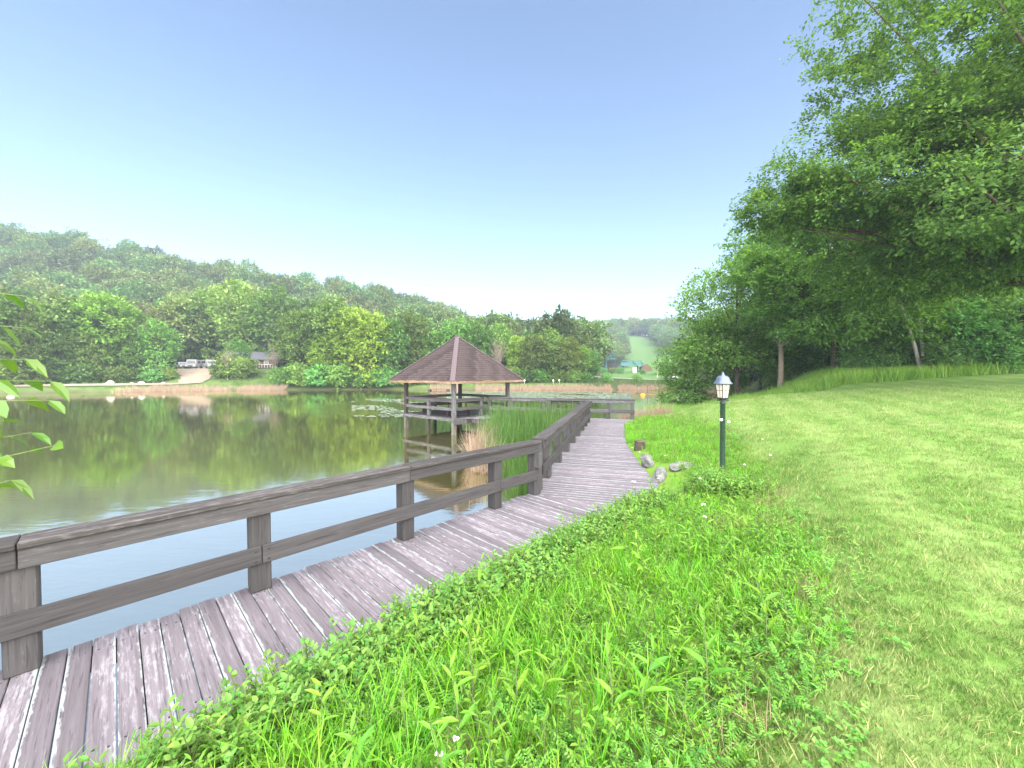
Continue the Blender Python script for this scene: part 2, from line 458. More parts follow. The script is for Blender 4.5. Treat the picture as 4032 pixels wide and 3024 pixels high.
def build_ground():
    u = np.linspace(-1, 1, 330); xs = np.sinh(u * 6.6) / math.sinh(6.6) * 620
    v = np.linspace(-0.42, 1, 330); ys = np.sinh(v * 6.6) / math.sinh(6.6) * 900 + 4.0
    xs = xs + 1.5
    X, Y = np.meshgrid(xs, ys)
    Z = ground(X, Y)
    ny, nx = X.shape
    V = np.stack([X.ravel(), Y.ravel(), Z.ravel()], 1)
    i = np.arange(ny - 1)[:, None] * nx + np.arange(nx - 1)[None, :]
    F = np.stack([i, i + 1, i + nx + 1, i + nx], -1).reshape(-1, 4)
    me = fast_mesh('ground', V, F, M['ground'], smooth=True)
    sdv = shore_distance(X, Y); vs_ = veg_side(X, Y)
    lawn = sstep(-0.25, 0.25, vs_ + 0.12 * wob(X, Y, 2.1)) * sstep(2.5, 3.5, sdv) * (1 - sstep(-1, 1.5, Y - (27.5 - 0.18 * (X - 12)) + 0.5 * wob(X, Y, 0.4)))
    lawn = np.where(Y < 25, lawn, lawn * (1 - sstep(24, 30, Y)))
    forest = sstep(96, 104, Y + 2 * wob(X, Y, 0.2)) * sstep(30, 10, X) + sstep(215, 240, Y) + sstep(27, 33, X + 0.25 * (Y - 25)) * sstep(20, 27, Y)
    run = ski_run(X, Y) & (Y > 120)
    forest = np.clip(np.where(run, 0, forest), 0, 1)
    soil = np.clip((1 - sstep(0, 0.9, sdv)) + np.where(sdv < 0, 1, 0), 0, 1)
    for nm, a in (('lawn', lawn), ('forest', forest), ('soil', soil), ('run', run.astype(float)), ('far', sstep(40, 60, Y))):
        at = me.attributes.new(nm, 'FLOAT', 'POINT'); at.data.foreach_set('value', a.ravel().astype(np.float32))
    o = part('ground', me)
    tag(o, kind='structure')
    return o

def lawn_colour(t):
    pos = t.new('ShaderNodeNewGeometry').outputs['Position']
    n1 = t.noise(pos, 0.55, 5, 0.6); n2 = t.noise(pos, 2.6, 4, 0.6); n3 = t.noise(pos, 11.0, 3, 0.6)
    wv = t.new('ShaderNodeTexWave', {'Vector': t.mapping(pos, (1, 1, 1), rot=(0, 0, R(29))), 'Scale': 0.26, 'Distortion': 2.2, 'Detail': 2.0, 'Detail Scale': 0.7}, wave_type='BANDS', bands_direction='X').outputs['Fac']
    s = t.math('ADD', t.math('MULTIPLY', n1, 0.55), t.math('ADD', t.math('MULTIPLY', n2, 0.3), t.math('MULTIPLY', wv, 0.14)))
    s = t.math('ADD', s, t.math('MULTIPLY', t.math('SUBTRACT', n3, 0.5), 0.35))
    return t.ramp(s, [(0.34, (0.092, 0.185, 0.032)), (0.50, (0.136, 0.230, 0.053)), (0.72, (0.200, 0.265, 0.088))]), n3, s

t = NT('ground_cover')
pos = t.new('ShaderNodeNewGeometry').outputs['Position']
lc, nf, _ = lawn_colour(t)
nr = t.noise(pos, 0.35, 6, 0.65)
att = lambda nm: t.new('ShaderNodeAttribute', attribute_name=nm).outputs['Fac']
rough = t.ramp(nr, [(0.3, (0.075, 0.165, 0.020)), (0.5, (0.115, 0.220, 0.028)), (0.7, (0.16, 0.245, 0.045))])
rough = t.mix(att('far'), rough, t.ramp(nr, [(0.3, (0.055, 0.105, 0.022)), (0.7, (0.11, 0.15, 0.045))]))
col = t.mix(att('lawn'), rough, lc)
col = t.mix(att('run'), col, t.ramp(nr, [(0.3, (0.06, 0.125, 0.032)), (0.7, (0.09, 0.165, 0.045))]))
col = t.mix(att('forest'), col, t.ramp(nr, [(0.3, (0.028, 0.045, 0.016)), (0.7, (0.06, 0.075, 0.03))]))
col = t.mix(att('soil'), col, t.ramp(nr, [(0.3, (0.05, 0.045, 0.028)), (0.7, (0.10, 0.085, 0.055))]))
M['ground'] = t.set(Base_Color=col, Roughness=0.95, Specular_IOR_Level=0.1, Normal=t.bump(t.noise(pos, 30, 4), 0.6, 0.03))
t = NT('mown_grass_blade')
lc, nf, _ = lawn_colour(t)
isl = t.new('ShaderNodeNewGeometry').outputs['Random Per Island']
c = t.mix(t.ramp(isl, [(0.0, 0.0), (0.80, 0.0), (0.84, 0.45), (1.0, 0.7)]), lc, (0.40, 0.36, 0.16))
hs = t.new('ShaderNodeHueSaturation', {'Color': c, 'Value': t.math('ADD', 0.85, t.math('MULTIPLY', isl, 0.5))}).outputs[0]
t.set(Base_Color=hs, Roughness=0.6, Specular_IOR_Level=0.2)
trn = t.new('ShaderNodeBsdfTranslucent', {'Color': hs})
t.l.new(t.new('ShaderNodeMixShader', {0: 0.3, 1: t.bsdf.outputs[0], 2: trn.outputs[0]}).outputs[0], t.out.inputs[0])
M['lawnblade'] = t.mat
build_ground()

# ------------------------------------------------------------------ pond water
t = NT('pond_water')
pos = t.new('ShaderNodeNewGeometry').outputs['Position']
rip = t.noise(t.mapping(pos, (0.9, 2.4, 1)), 1.1, 3, 0.5)
rip2 = t.noise(t.mapping(pos, (2.5, 7.0, 1)), 1.6, 2, 0.5)
patch = t.ramp(t.noise(t.mapping(pos, (0.022, 0.05, 1)), 1.0, 3, 0.5), [(0.42, 0.12), (0.62, 1.0)])
hgt = t.math('MULTIPLY', t.math('ADD', rip, t.math('MULTIPLY', rip2, 0.35)), patch)
sep = t.new('ShaderNodeSeparateXYZ', {0: pos})
def patch_at(cx, cy, rx, ry):
    dx = t.math('DIVIDE', t.math('SUBTRACT', sep.outputs[0], cx), rx); dy = t.math('DIVIDE', t.math('SUBTRACT', sep.outputs[1], cy), ry)
    d2 = t.math('ADD', t.math('ADD', t.math('MULTIPLY', dx, dx), t.math('MULTIPLY', dy, dy)), t.math('MULTIPLY', t.math('SUBTRACT', t.noise(t.mapping(pos, (0.15, 0.5, 1)), 1.0, 3), 0.5), 1.6))
    return t.ramp(d2, [(0.55, 1.0), (1.0, 0.0)])
ruf = t.math('MAXIMUM', patch_at(4.0, 57.0, 20.0, 8.5), t.math('MULTIPLY', patch_at(-13.0, 39.0, 7.0, 9.0), 0.45))
chop = t.noise(t.mapping(pos, (3.0, 5.0, 1)), 1.4, 2, 0.5)
hgt = t.math('ADD', hgt, t.math('MULTIPLY', t.math('MULTIPLY', chop, ruf), 15.0))
nrm = t.bump(hgt, 0.05, 0.06)
deep = t.new('ShaderNodeBsdfDiffuse', {'Color': (0.055, 0.058, 0.014, 1)})
glo = t.new('ShaderNodeBsdfGlossy', {'Color': (1.0, 0.95, 0.89, 1), 'Roughness': 0.06, 'Normal': nrm})
fr = t.new('ShaderNodeFresnel', {'IOR': 1.4, 'Normal': nrm})
mx = t.new('ShaderNodeMixShader', {0: t.math('ADD', 0.56, t.math('MULTIPLY', fr.outputs[0], 0.4)), 1: deep.outputs[0], 2: glo.outputs[0]})
t.l.new(mx.outputs[0], t.out.inputs[0]); M['water'] = t.mat
tag(part('pond_water', me_from('pond_water', [(-175, -45, WATER), (60, -45, WATER), (60, 84, WATER), (-175, 84, WATER)], [(0, 1, 2, 3)], M['water'])), kind='structure')

# ------------------------------------------------------------------ tracks on the far shore
def ribbon(name, pts, widths, mat, lift=0.10, label=None):
    P = []
    for i in range(len(pts) - 1):
        for k in range(10):
            s = k / 10; a = np.array(pts[i]); b = np.array(pts[i + 1])
            P.append((a * (1 - s) + b * s, widths[i] * (1 - s) + widths[i + 1] * s))
    P.append((np.array(pts[-1]), widths[-1]))
    xy = np.array([p for p, _ in P]); 
    for _ in range(6): xy[1:-1] = (xy[:-2] + 2 * xy[1:-1] + xy[2:]) / 4
    V = []; F = []; nc = 5
    for i in range(len(xy)):
        d = xy[min(i + 1, len(xy) - 1)] - xy[max(i - 1, 0)]; d /= np.linalg.norm(d); nn = np.array([-d[1], d[0]])
        for k in range(nc):
            q = xy[i] + nn * (k / (nc - 1) - 0.5) * P[i][1] * (1 + 0.08 * math.sin(i * 1.7 + k))
            V.append((q[0], q[1], gz(q[0], q[1]) + lift))
    for i in range(len(xy) - 1):
        for k in range(nc - 1):
            F.append((i * nc + k, i * nc + k + 1, (i + 1) * nc + k + 1, (i + 1) * nc + k))
    return tag(part(name, me_from(name, V, F, mat, True)), kind='structure')
ribbon('dirt_road', [(-112, 59), (-92, 67), (-76, 75), (-68, 81), (-73, 90), (-79, 97), (-78, 104)], [3, 3, 3.4, 4.5, 6.5, 9, 12], M['dirt'], 0.16)
ribbon('gravel_road', [(52, 106), (44, 112), (35, 122), (26, 138), (22, 150)], [3.5, 3.5, 4, 4, 4], M['gravel'], 0.22)

# ------------------------------------------------------------------ boardwalk
def v3(p, z=0.0): return Vector((float(p[0]), float(p[1]), z))
PT = 0.042
def clip_poly(poly, p, n):
    """keep the side where (q-p).n <= 0"""
    out = []
    for i in range(len(poly)):
        a = poly[i]; b = poly[(i + 1) % len(poly)]
        da = float((a - p) @ n); db = float((b - p) @ n)
        if da <= 0: out.append(a)
        if (da < 0 < db) or (db < 0 < da): out.append(a + (b - a) * (da / (da - db)))
    return out

def plank(parent, poly, ldir, mat, name='plank', top=0.0, thick=PT):
    """one board from a plan polygon; local X along the board"""
    c = np.mean(poly, axis=0)
    Mx = frame((ldir[0], ldir[1], 0), (0, 0, 1), (c[0], c[1], top - thick / 2 + random.uniform(-0.004, 0.003)))
    Mx = Mx @ Euler((random.uniform(-0.012, 0.012), random.uniform(-0.0015, 0.0015), 0)).to_matrix().to_4x4()
    inv = frame((ldir[0], ldir[1], 0), (0, 0, 1), (c[0], c[1], 0)).inverted()
    loc = [inv @ Vector((q[0], q[1], 0)) for q in poly]
    bm = bmesh.new()
    lo = [bm.verts.new((q.x, q.y, -thick / 2)) for q in loc]; hi = [bm.verts.new((q.x, q.y, thick / 2)) for q in loc]
    n = len(loc)
    bm.faces.new(hi); bm.faces.new(list(reversed(lo)))
    for i in range(n): bm.faces.new((lo[i], lo[(i + 1) % n], hi[(i + 1) % n], hi[i]))
    bmesh.ops.recalc_face_normals(bm, faces=bm.faces[:])
    te = [e for e in bm.edges if all(v.co.z > 0 for v in e.verts)]
    bmesh.ops.bevel(bm, geom=te, offset=0.005, segments=1, affect='EDGES')
    me = bpy.data.meshes.new(name); bm.to_mesh(me); bm.free(); me.materials.append(mat)
    return part(name, me, parent, Mx)

SP = 0.147; PW = 0.139
m = MB(); m.lathe([(0.0065, -0.006), (0.0065, 0.0015), (0.003, 0.0025)], 7)
NAIL = m.mesh('nail', M['black_metal'])
boardwalk = thing('boardwalk', (1.2, 7.3, 0), 'long weathered grey plank boardwalk bending along the pond bank', 'boardwalk')
mit = CORN_R - CORN; mn = np.array([mit[1], -mit[0]]); mn /= np.linalg.norm(mn)
if mn @ D1 < 0: mn = -mn
s = -4.6
while s < 6.7:
    a0 = random.uniform(-0.02, 0.025); a1 = DW + random.uniform(-0.02, 0.03)
    poly = [E1 + D1 * s + N1 * a0, E1 + D1 * (s + PW) + N1 * a0, E1 + D1 * (s + PW) + N1 * a1, E1 + D1 * s + N1 * a1]
    poly = clip_poly(poly, CORN - mn * 0.004, mn)
    if len(poly) > 2:
        pk = plank(boardwalk, poly, N1, M['plank'])
        if -2.8 < s < 3.4:
            for aa in (0.24, 1.55):
                for bb in (0.035, PW - 0.035):
                    q_ = E1 + D1 * (s + bb) + N1 * (aa + random.uniform(-0.02, 0.02))
                    part('nail', NAIL, pk, Matrix.Translation((q_[0], q_[1], 0.001)))
    s += SP
L2 = float((T3 - CORN) @ D2)
s = -1.0
while s < L2 - 0.05:
    ext = 0.62 if s > L2 - 1.75 else 0.0
    a0 = random.uniform(-0.02, 0.025); a1 = DW + ext + float(flare(s)) + random.uniform(-0.02, 0.03)
    e = min(s + PW, L2)
    poly = [CORN + D2 * s + N2 * a0, CORN + D2 * e + N2 * a0, CORN + D2 * e + N2 * a1, CORN + D2 * s + N2 * a1]
    poly = clip_poly(poly, CORN + mn * 0.004, -mn)
    if len(poly) > 2: plank(boardwalk, poly, N2, M['plank'])
    s += SP
# the arm to the gazebo
GC = np.array([-3.37, 23.7]); GTH = R(4.6); GH = 3.1
def gp(ang, r=GH):
    """gazebo corner directions: F front, R right, B back, L left"""
    k = {'F': (math.sin(GTH), -math.cos(GTH)), 'R': (math.cos(GTH), math.sin(GTH)), 'B': (-math.sin(GTH), math.cos(GTH)), 'L': (-math.cos(GTH), -math.sin(GTH))}[ang]
    return GC + r * np.array(k)
gF, gR, gB, gL = gp('F'), gp('R'), gp('B'), gp('L')
fn = np.array([(gR - gF)[1], -(gR - gF)[0]]); fn /= np.linalg.norm(fn)       # outward normal of the front right side
s = 0.01
while s < 9.0:
    b = T3 + D3 * s; e = T3 + D3 * (s + PW)
    poly = [b, e, e - D2 * DW, b - D2 * DW]
    poly = clip_poly(poly, gF + fn * 0.16, -fn)
    if len(poly) > 2: plank(boardwalk, poly, D2, M['plank'])
    s += SP
# rim boards and piles under the deck
def rim(p, q, z0=-0.27, z1=-0.05, w=0.05): return beam('rim_board', boardwalk, v3(p, (z0 + z1) / 2), v3(q, (z0 + z1) / 2), w, z1 - z0, M['rail'])
rim(E1 - D1 * 4.6 + N1 * 0.06, CORN + N1 * 0.06 - D1 * 0.05)
rim(E1 - D1 * 4.6 + N1 * (DW - 0.06), CORN_R - N1 * 0.06 - D1 * 0.1)
rim(CORN + N2 * 0.06 + D2 * 0.05, T3 + N2 * 0.06 - D2 * 0.06)
rim(CORN_R + N2 * 0.55 + D2 * 2.0, CORN_R + N2 * 0.04 + D2 * 6.3)
rim(CORN_R + N2 * 0.03 + D2 * 6.4, CORN_R - N2 * 0.06 + D2 * 11.6)
rim(Q - D2 * 0.06, T3 - D2 * 0.06)
rim(T3 - D2 * 0.06 + D3 * 0.05, T3 - D2 * 0.06 + D3 * 5.7)
rim(T3 - D2 * (DW - 0.06) + D3 * 0.05, T3 - D2 * (DW - 0.06) + D3 * 6.2)
def pile(p, parent=boardwalk, top=-0.06, w=0.17, mat=None):
    zb = gz(p[0], p[1]) - 0.3
    if zb > top - 0.15: zb = top - 0.4
    return beam('pile', parent, v3(p, zb), v3(p, top), w, w, mat or M['pile'], up=(D1[0], D1[1], 0))
for s in (-3.2, -1.4, 0.4, 2.2, 4.0, 5.7): pile(E1 + D1 * s + N1 * 0.18)
for s in (1.6, 3.4, 5.2, 7.0, 8.8, 10.6): pile(CORN + D2 * s + N2 * 0.18)
for s in (1.3, 3.1, 4.9): pile(T3 + D3 * s - D2 * 0.2); pile(T3 + D3 * s - D2 * (DW - 0.2))
pile(Q - D2 * 0.2 + D3 * 0.2); pile(Q - D2 * 1.5 + D3 * 0.2)

# ------------------------------------------------------------------ railings
def railing(label, bases, inward, end_face=None, mat='rail', capm='cap', start_ext=0.0, end_ext=0.0, every=2):
    """bases: post centres (plan); inward: unit vector to the walking side"""
    bases = [np.array(b) for b in bases]
    t = thing('railing', v3(bases[0]), label, 'railing')
    d = bases[-1] - bases[0]; d /= np.linalg.norm(d)
    for b in bases:
        beam('post', t, v3(b, 0.002), v3(b, 1.03), 0.19, 0.19, M[mat], up=(inward[0], inward[1], 0), bev=0.01, jit=0.003)
    off = inward * (0.095 + 0.024)
    ext = [bases[0] - d * start_ext] + bases[1:-1] + [bases[-1] + d * end_ext]
    for i in range(0, len(ext) - 1, every):
        a = ext[i]; b = ext[min(i + every, len(ext) - 1)]
        g = d * 0.004
        beam('cap_board', t, v3(a + g + inward * 0.035, 1.054), v3(b - g + inward * 0.035, 1.054), 0.285, 0.046, M[capm], jit=0.003)
        beam('top_rail', t, v3(a + g + off, 0.945), v3(b - g + off, 0.945), 0.044, 0.165, M[mat], jit=0.003)
    k = 1 if every > 1 else 0
    idx = [0] + list(range(1, len(ext) - 1, every)) + [len(ext) - 1] if k else list(range(len(ext)))
    for i in range(len(idx) - 1):
        a = ext[idx[i]]; b = ext[idx[i + 1]]; g = d * 0.004
        o = beam('middle_rail', t, v3(a + g + off, 0.42), v3(b - g + off, 0.42), 0.044, 0.195, M[mat], jit=0.003)
        for q in (a + d * 0.06, b - d * 0.06):
            for dz in (-0.055, 0.055):
                m = MB(); m.lathe([(0.012, 0), (0.012, 0.006), (0.005, 0.009)], 6)
                mt = frame((0, 0, 1), (inward[0], inward[1], 0), v3(q + off + inward * 0.0215, 0.42 + dz))
                part('bolt', m.mesh('bolt', M['black_metal']), o, mt)
    return t
pb = lambda o, d, n, s, k=0.115: o + d * s + n * k
s1 = [-3.55, -1.95, -0.28, 1.37, 3.2, 5.0, 6.08]
r1 = railing('near timber railing with thick posts along the closest boardwalk stretch', [pb(E1, D1, N1, s) for s in s1], N1, every=2, end_ext=0.0)
s2 = [0.22, 1.25, 2.8, 4.35, 5.9, 7.45, 9.0, 10.35, 11.85]
r2 = railing('timber railing receding along the far boardwalk stretch toward the platform', [pb(CORN, D2, N2, s) for s in s2], N2, every=2, end_ext=0.06)
n3 = -D2
s3 = [0.12, 1.35, 3.1, 4.9, 6.7, 8.1]
r3 = railing('pale timber railing on the water side of the end platform', [Q + D3 * s + n3 * 0.115 for s in s3], n3, mat='gwood', capm='gwood', start_ext=0.12, every=2)
q4 = T3 - D2 * (DW - 0.115)
r4 = railing('short timber railing starting behind the cattails toward the gazebo', [q4 + D3 * s for s in (0.25, 1.9)], D2, mat='gwood', capm='gwood', start_ext=0.3, end_ext=0.1)
blk = beam('corner_block', r1, v3(E1 + D1 * 6.03 + N1 * 0.235, 0.565), v3(E1 + D1 * 6.03 + N1 * 0.235, 0.86), 0.10, 0.16, M['rail'], up=(N1[0], N1[1], 0))

# ------------------------------------------------------------------ gazebo
gaz = thing('gazebo', (GC[0], GC[1], 0), 'square timber gazebo on piles with a brown shingled pyramid roof', 'gazebo')
corners = {'F': gF, 'R': gR, 'B': gB, 'L': gL}
u = (gR - gF) / np.linalg.norm(gR - gF); w = (gL - gF) / np.linalg.norm(gL - gF); side = float(np.linalg.norm(gR - gF))
# floor
s = -0.12
while s < side + 0.1:
    a = gF + u * s - w * 0.12; b = a + w * (side + 0.24)
    plank(gaz, [a, a + u * PW, b + u * PW, b], w, M['gwood'], 'floor_plank')
    s += SP
for (a, b, hh) in ((gF, gL, 0.16), (gF, gR, 0.34), (gL, gB, 0.2), (gR, gB, 0.2)):
    d = (b - a) / np.linalg.norm(b - a); nn = np.array([d[1], -d[0]])
    if nn @ (a - GC) < 0: nn = -nn
    beam('rim_board', gaz, v3(a - d * 0.14 + nn * 0.15, 0.02 - hh / 2), v3(b + d * 0.14 + nn * 0.15, 0.02 - hh / 2), 0.05, hh, M['gwood'])
for k, c in corners.items():
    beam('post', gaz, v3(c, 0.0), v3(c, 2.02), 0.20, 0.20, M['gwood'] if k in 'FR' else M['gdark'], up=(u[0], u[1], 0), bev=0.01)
    pile(c, gaz, -0.05, 0.2)
for c in (gF + w * side / 2, gF + u * side / 2, gB - w * side / 2, gB - u * side / 2, GC):
    pile(c, gaz, -0.05, 0.16, M['gdark'])
for (a, b) in ((gF, gL), (gF, gR), (gL, gB), (gR, gB)):          # plate beams under the roof
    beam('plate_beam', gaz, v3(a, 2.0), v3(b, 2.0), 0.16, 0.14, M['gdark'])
def guard(a, b, f0, f1, mids):
    d = (b - a); L = np.linalg.norm(d); d = d / L; nn = np.array([d[1], -d[0]])
    if nn @ (a - GC) < 0: nn = -nn
    p = a + d * (L * f0 + 0.11); q = a + d * (L * f1 - (0.11 if f1 == 1 else 0.0))
    beam('guard_cap', gaz, v3(p, 1.03), v3(q, 1.03), 0.24, 0.045, M['gwood'])
    beam('guard_top_rail', gaz, v3(p + nn * 0.06, 0.94), v3(q + nn * 0.06, 0.94), 0.045, 0.13, M['gwood'])
    beam('guard_rail', gaz, v3(p + nn * 0.06, 0.50), v3(q + nn * 0.06, 0.50), 0.045, 0.17, M['gwood'])
    for f in mids:
        beam('guard_post', gaz, v3(a + d * L * f - nn * 0.03, 0.0), v3(a + d * L * f - nn * 0.03, 1.0), 0.16, 0.16, M['gwood'], up=(d[0], d[1], 0))
guard(gF, gL, 0, 1, [0.5]); guard(gF, gR, 0, 0.47, [0.47]); guard(gL, gB, 0, 1, [0.5]); guard(gR, gB, 0, 1, [0.5])
# roof: sheathing, shingle courses, hip caps, eave boards
RH = 4.09; EZ = 2.06; AZ = 4.72
rc = {k: GC + (c - GC) * (RH / GH) for k, c in corners.items()}
apex = Vector((GC[0], GC[1], AZ))
rv = [v3(rc[k], EZ) for k in 'FRBL'] + [apex]
roof = MB()
roof.add(rv, [(0, 1, 4), (1, 2, 4), (2, 3, 4), (3, 0, 4), (3, 2, 1, 0)])
roof = roof.part('roof', M['gdark'], gaz, Matrix.Translation((GC[0], GC[1], EZ)))
NCO = 21
for a, b in (('F', 'R'), ('R', 'B'), ('B', 'L'), ('L', 'F')):
    A = v3(rc[a], EZ); B = v3(rc[b], EZ); ed = (B - A).normalized(); midp = (A + B) / 2; up = (apex - midp); SL = up.length; up.normalize(); nr_ = ed.cross(up).normalized()
    if nr_.z < 0: nr_ = -nr_
    LE = (B - A).length
    beam('eave_board', roof, A - Vector((0, 0, 0.075)) + nr_ * 0.0, B - Vector((0, 0, 0.075)), 0.04, 0.17, M['fascia'])
    for i in range(NCO):
        m = MB(); y0 = SL * i / NCO - (0.03 if i == 0 else 0.0); y1 = SL * (i + 1) / NCO + 0.03
        h0 = LE / 2 * (1 - max(y0, 0) / SL); h1 = LE / 2 * (1 - min(1, y1 / SL))
        x = -h0 - random.uniform(0, 0.25)
        while x < h0:
            wd = random.uniform(0.20, 0.34); xa = max(x, -h0); xb = min(x + wd - 0.006, h0)
            if xb - xa > 0.02:
                yl = y0 + random.uniform(-0.012, 0.012); th = random.uniform(0.018, 0.028)
                ca = max(-h1, min(h1, xa)); cb = max(-h1, min(h1, xb))
                P = lambda xx, yy, zz: midp + ed * xx + up * yy + nr_ * zz
                m.add([P(xa, yl, 0.004), P(xb, yl, 0.004), P(cb, y1, 0.004), P(ca, y1, 0.004), P(xa, yl, th), P(xb, yl, th), P(cb, y1, 0.006), P(ca, y1, 0.006)],
                      [(4, 5, 6, 7), (0, 1, 5, 4), (1, 2, 6, 5), (3, 0, 4, 7)])
            x += wd
        m.part('shingle_course', M['shingle'], roof, frame(ed, nr_, midp + up * y0))
    # hip
    hd = (apex - A); HL = hd.length; hd.normalize(); sdv = hd.cross(Vector((0, 0, 1))).normalized()
    n_hip = 17
    for i in range(n_hip):
        p0 = A + hd * (HL * i / n_hip - 0.03); p1 = A + hd * (HL * (i + 1) / n_hip + 0.04); m = MB()
        zz = Vector((0, 0, 1)); wv = 0.13
        drop = 0.052
        l0 = [p0 - sdv * wv + zz * (0.055 - drop), p0 + zz * 0.062, p0 + sdv * wv + zz * (0.055 - drop)]
        l1 = [p1 - sdv * wv + zz * (0.035 - drop), p1 + zz * 0.042, p1 + sdv * wv + zz * (0.035 - drop)]
        dn = zz * -0.03
        m.add(l0 + l1 + [p + dn for p in l0] , [(0, 1, 4, 3), (1, 2, 5, 4), (6, 7, 1, 0), (7, 8, 2, 1)])
        m.part('hip_cap', M['hip'], roof, frame(hd, zz, p0))
# benches along the guards inside
def bench(c, d, L, label):
    t = thing('bench', v3(c), label, 'bench')
    n = np.array([-d[1], d[0]])
    for k in (-0.13, 0.0, 0.13):
        beam('seat_board', t, v3(c - d * L / 2 + n * k, 0.44), v3(c + d * L / 2 + n * k, 0.44), 0.12, 0.045, M['gdark'])
    for e in (-0.38, 0.38):
        beam('leg', t, v3(c + d * L * e, 0.002), v3(c + d * L * e, 0.415), 0.26, 0.08, M['gdark'], up=(d[0], d[1], 0))
    return t
bench(gF + w * side * 0.5 + u * 0.55, w, 3.0, 'dark plank bench behind the left guard of the gazebo')
bench(gL + u * side * 0.5 - w * 0.55, u, 3.0, 'dark plank bench at the back left guard of the gazebo')
bench(gF + u * side * 0.24 + w * 0.55, u, 1.5, 'short dark bench behind the front right guard of the gazebo')
tb = thing('picnic_table', v3(GC), 'dark timber picnic table in the middle of the gazebo', 'table', None)
for k in range(5):
    c = GC + w * (k - 2) * 0.15
    beam('table_board', tb, v3(c - u * 0.8, 0.74), v3(c + u * 0.8, 0.74), 0.14, 0.045, M['gdark'])
for e in (-0.5, 0.5):
    beam('leg', tb, v3(GC + u * e - w * 0.25, 0.002), v3(GC + u * e - w * 0.25, 0.715), 0.09, 0.09, M['gdark'])
    beam('leg', tb, v3(GC + u * e + w * 0.25, 0.002), v3(GC + u * e + w * 0.25, 0.715), 0.09, 0.09, M['gdark'])

# ------------------------------------------------------------------ lamp post
LX, LY = 4.36, 7.92
lz = gz(LX, LY)
lamp = thing('lamp_post', (LX, LY, lz), 'dark green lamp post with a lantern head in the tall grass', 'lamp')
lm = Matrix.Translation((LX, LY, lz)) @ Matrix.Rotation(R(-0.6), 4, 'Y')
S = 1.0
m = MB(); m.lathe([(0.054, -0.15), (0.052, 0.0), (0.049, 1.42), (0.058, 1.425), (0.058, 1.46), (0.046, 1.47), (0.035, 1.50), (0.05, 1.53)], 20)
part('pole', m.mesh('pole', M['green_post'], True), lamp, lm)
m = MB(); ring = [(0.115 * math.cos(a), 0.115 * math.sin(a), 1.50) for a in np.linspace(0, 2 * math.pi, 17)]; m.tube(ring, 0.008, 5, cap=False)
for a in (0.4, 2.0, 3.5, 5.1): m.tube([(0.03 * math.cos(a), 0.03 * math.sin(a), 1.50), (0.115 * math.cos(a), 0.115 * math.sin(a), 1.50)], 0.006, 5)
part('collar_ring', m.mesh('collar_ring', M['black_metal']), lamp, lm)
lan = MB(); ns = 6; z0, z1, rb, rt = 1.545, 1.83, 0.105, 0.15
lan.lathe([(0.06, z0 - 0.03), (rb + 0.015, z0 - 0.012), (rb + 0.015, z0)], 6)
cor = lambda k, r, z: Vector((r * math.cos(2 * math.pi * (k + 0.5) / ns + R(-90)), r * math.sin(2 * math.pi * (k + 0.5) / ns + R(-90)), z))
for k in range(ns):
    lan.tube([cor(k, rb + 0.006, z0), cor(k, rt + 0.006, z1)], 0.008, 5)
    lan.tube([cor(k, rb + 0.004, z0 + 0.004), cor(k + 1, rb + 0.004, z0 + 0.004)], 0.008, 5)
    lan.tube([cor(k, rt + 0.004, z1), cor(k + 1, rt + 0.004, z1)], 0.008, 5)
    lan.tube([(cor(k, rb, z0) + cor(k + 1, rb, z0)) / 2, (cor(k, rt, z1) + cor(k + 1, rt, z1)) / 2], 0.004, 4)
    a = cor(k, rb, z0).lerp(cor(k, rt, z1), 0.56); b = cor(k + 1, rb, z0).lerp(cor(k + 1, rt, z1), 0.56)
    lan.tube([a, b], 0.004, 4)
lo = part('lantern', lan.mesh('lantern', M['black_metal']), lamp, lm)
for k in range(ns):
    m = MB(); s_ = 0.985
    a, b, c, d = cor(k, rb * s_, z0), cor(k + 1, rb * s_, z0), cor(k + 1, rt * s_, z1), cor(k, rt * s_, z1)
    nn = ((a + b) / 2); nn.z = 0; nn = nn.normalized() * 0.004
    m.add([a, b, c, d, a - nn, b - nn, c - nn, d - nn], [(0, 1, 2, 3), (7, 6, 5, 4), (0, 4, 5, 1), (2, 6, 7, 3)])
    part('pane', m.mesh('pane', M['pane']), lo, lm)
m = MB(); m.lathe([(0.155, 1.825), (0.178, 1.835), (0.18, 1.845), (0.165, 1.86), (0.145, 1.885), (0.128, 1.93), (0.115, 1.965), (0.09, 1.99), (0.06, 2.005), (0.035, 2.01), (0.035, 2.03), (0.018, 2.04), (0.02, 2.06), (0.006, 2.085)], 24)
part('lantern_roof', m.mesh('lantern_roof', M['lamp_roof'], True), lo, lm)
m = MB(); m.lathe([(0.012, 1.56), (0.02, 1.62), (0.03, 1.68), (0.02, 1.73), (0.005, 1.745)], 12)
part('bulb', m.mesh('bulb', M['white'], True), lo, lm)
for sx, zz in ((-0.055, 1.10), (0.095, 1.06)):
    m = MB(); m.tube([(0.0, -0.03, zz + 0.02), (sx * 0.8, -0.04, zz + 0.015)], 0.005, 5)
    arm = part('lamp_arm', m.mesh('lamp_arm', M['green_post']), lamp, lm)
    m = MB(); m.lathe([(0.008, -0.03), (0.024, -0.02), (0.031, 0.0), (0.024, 0.02), (0.008, 0.028)], 12, c=(sx, -0.045, zz))
    part('small_globe', m.mesh('small_globe', M['white'], True), arm, lm)

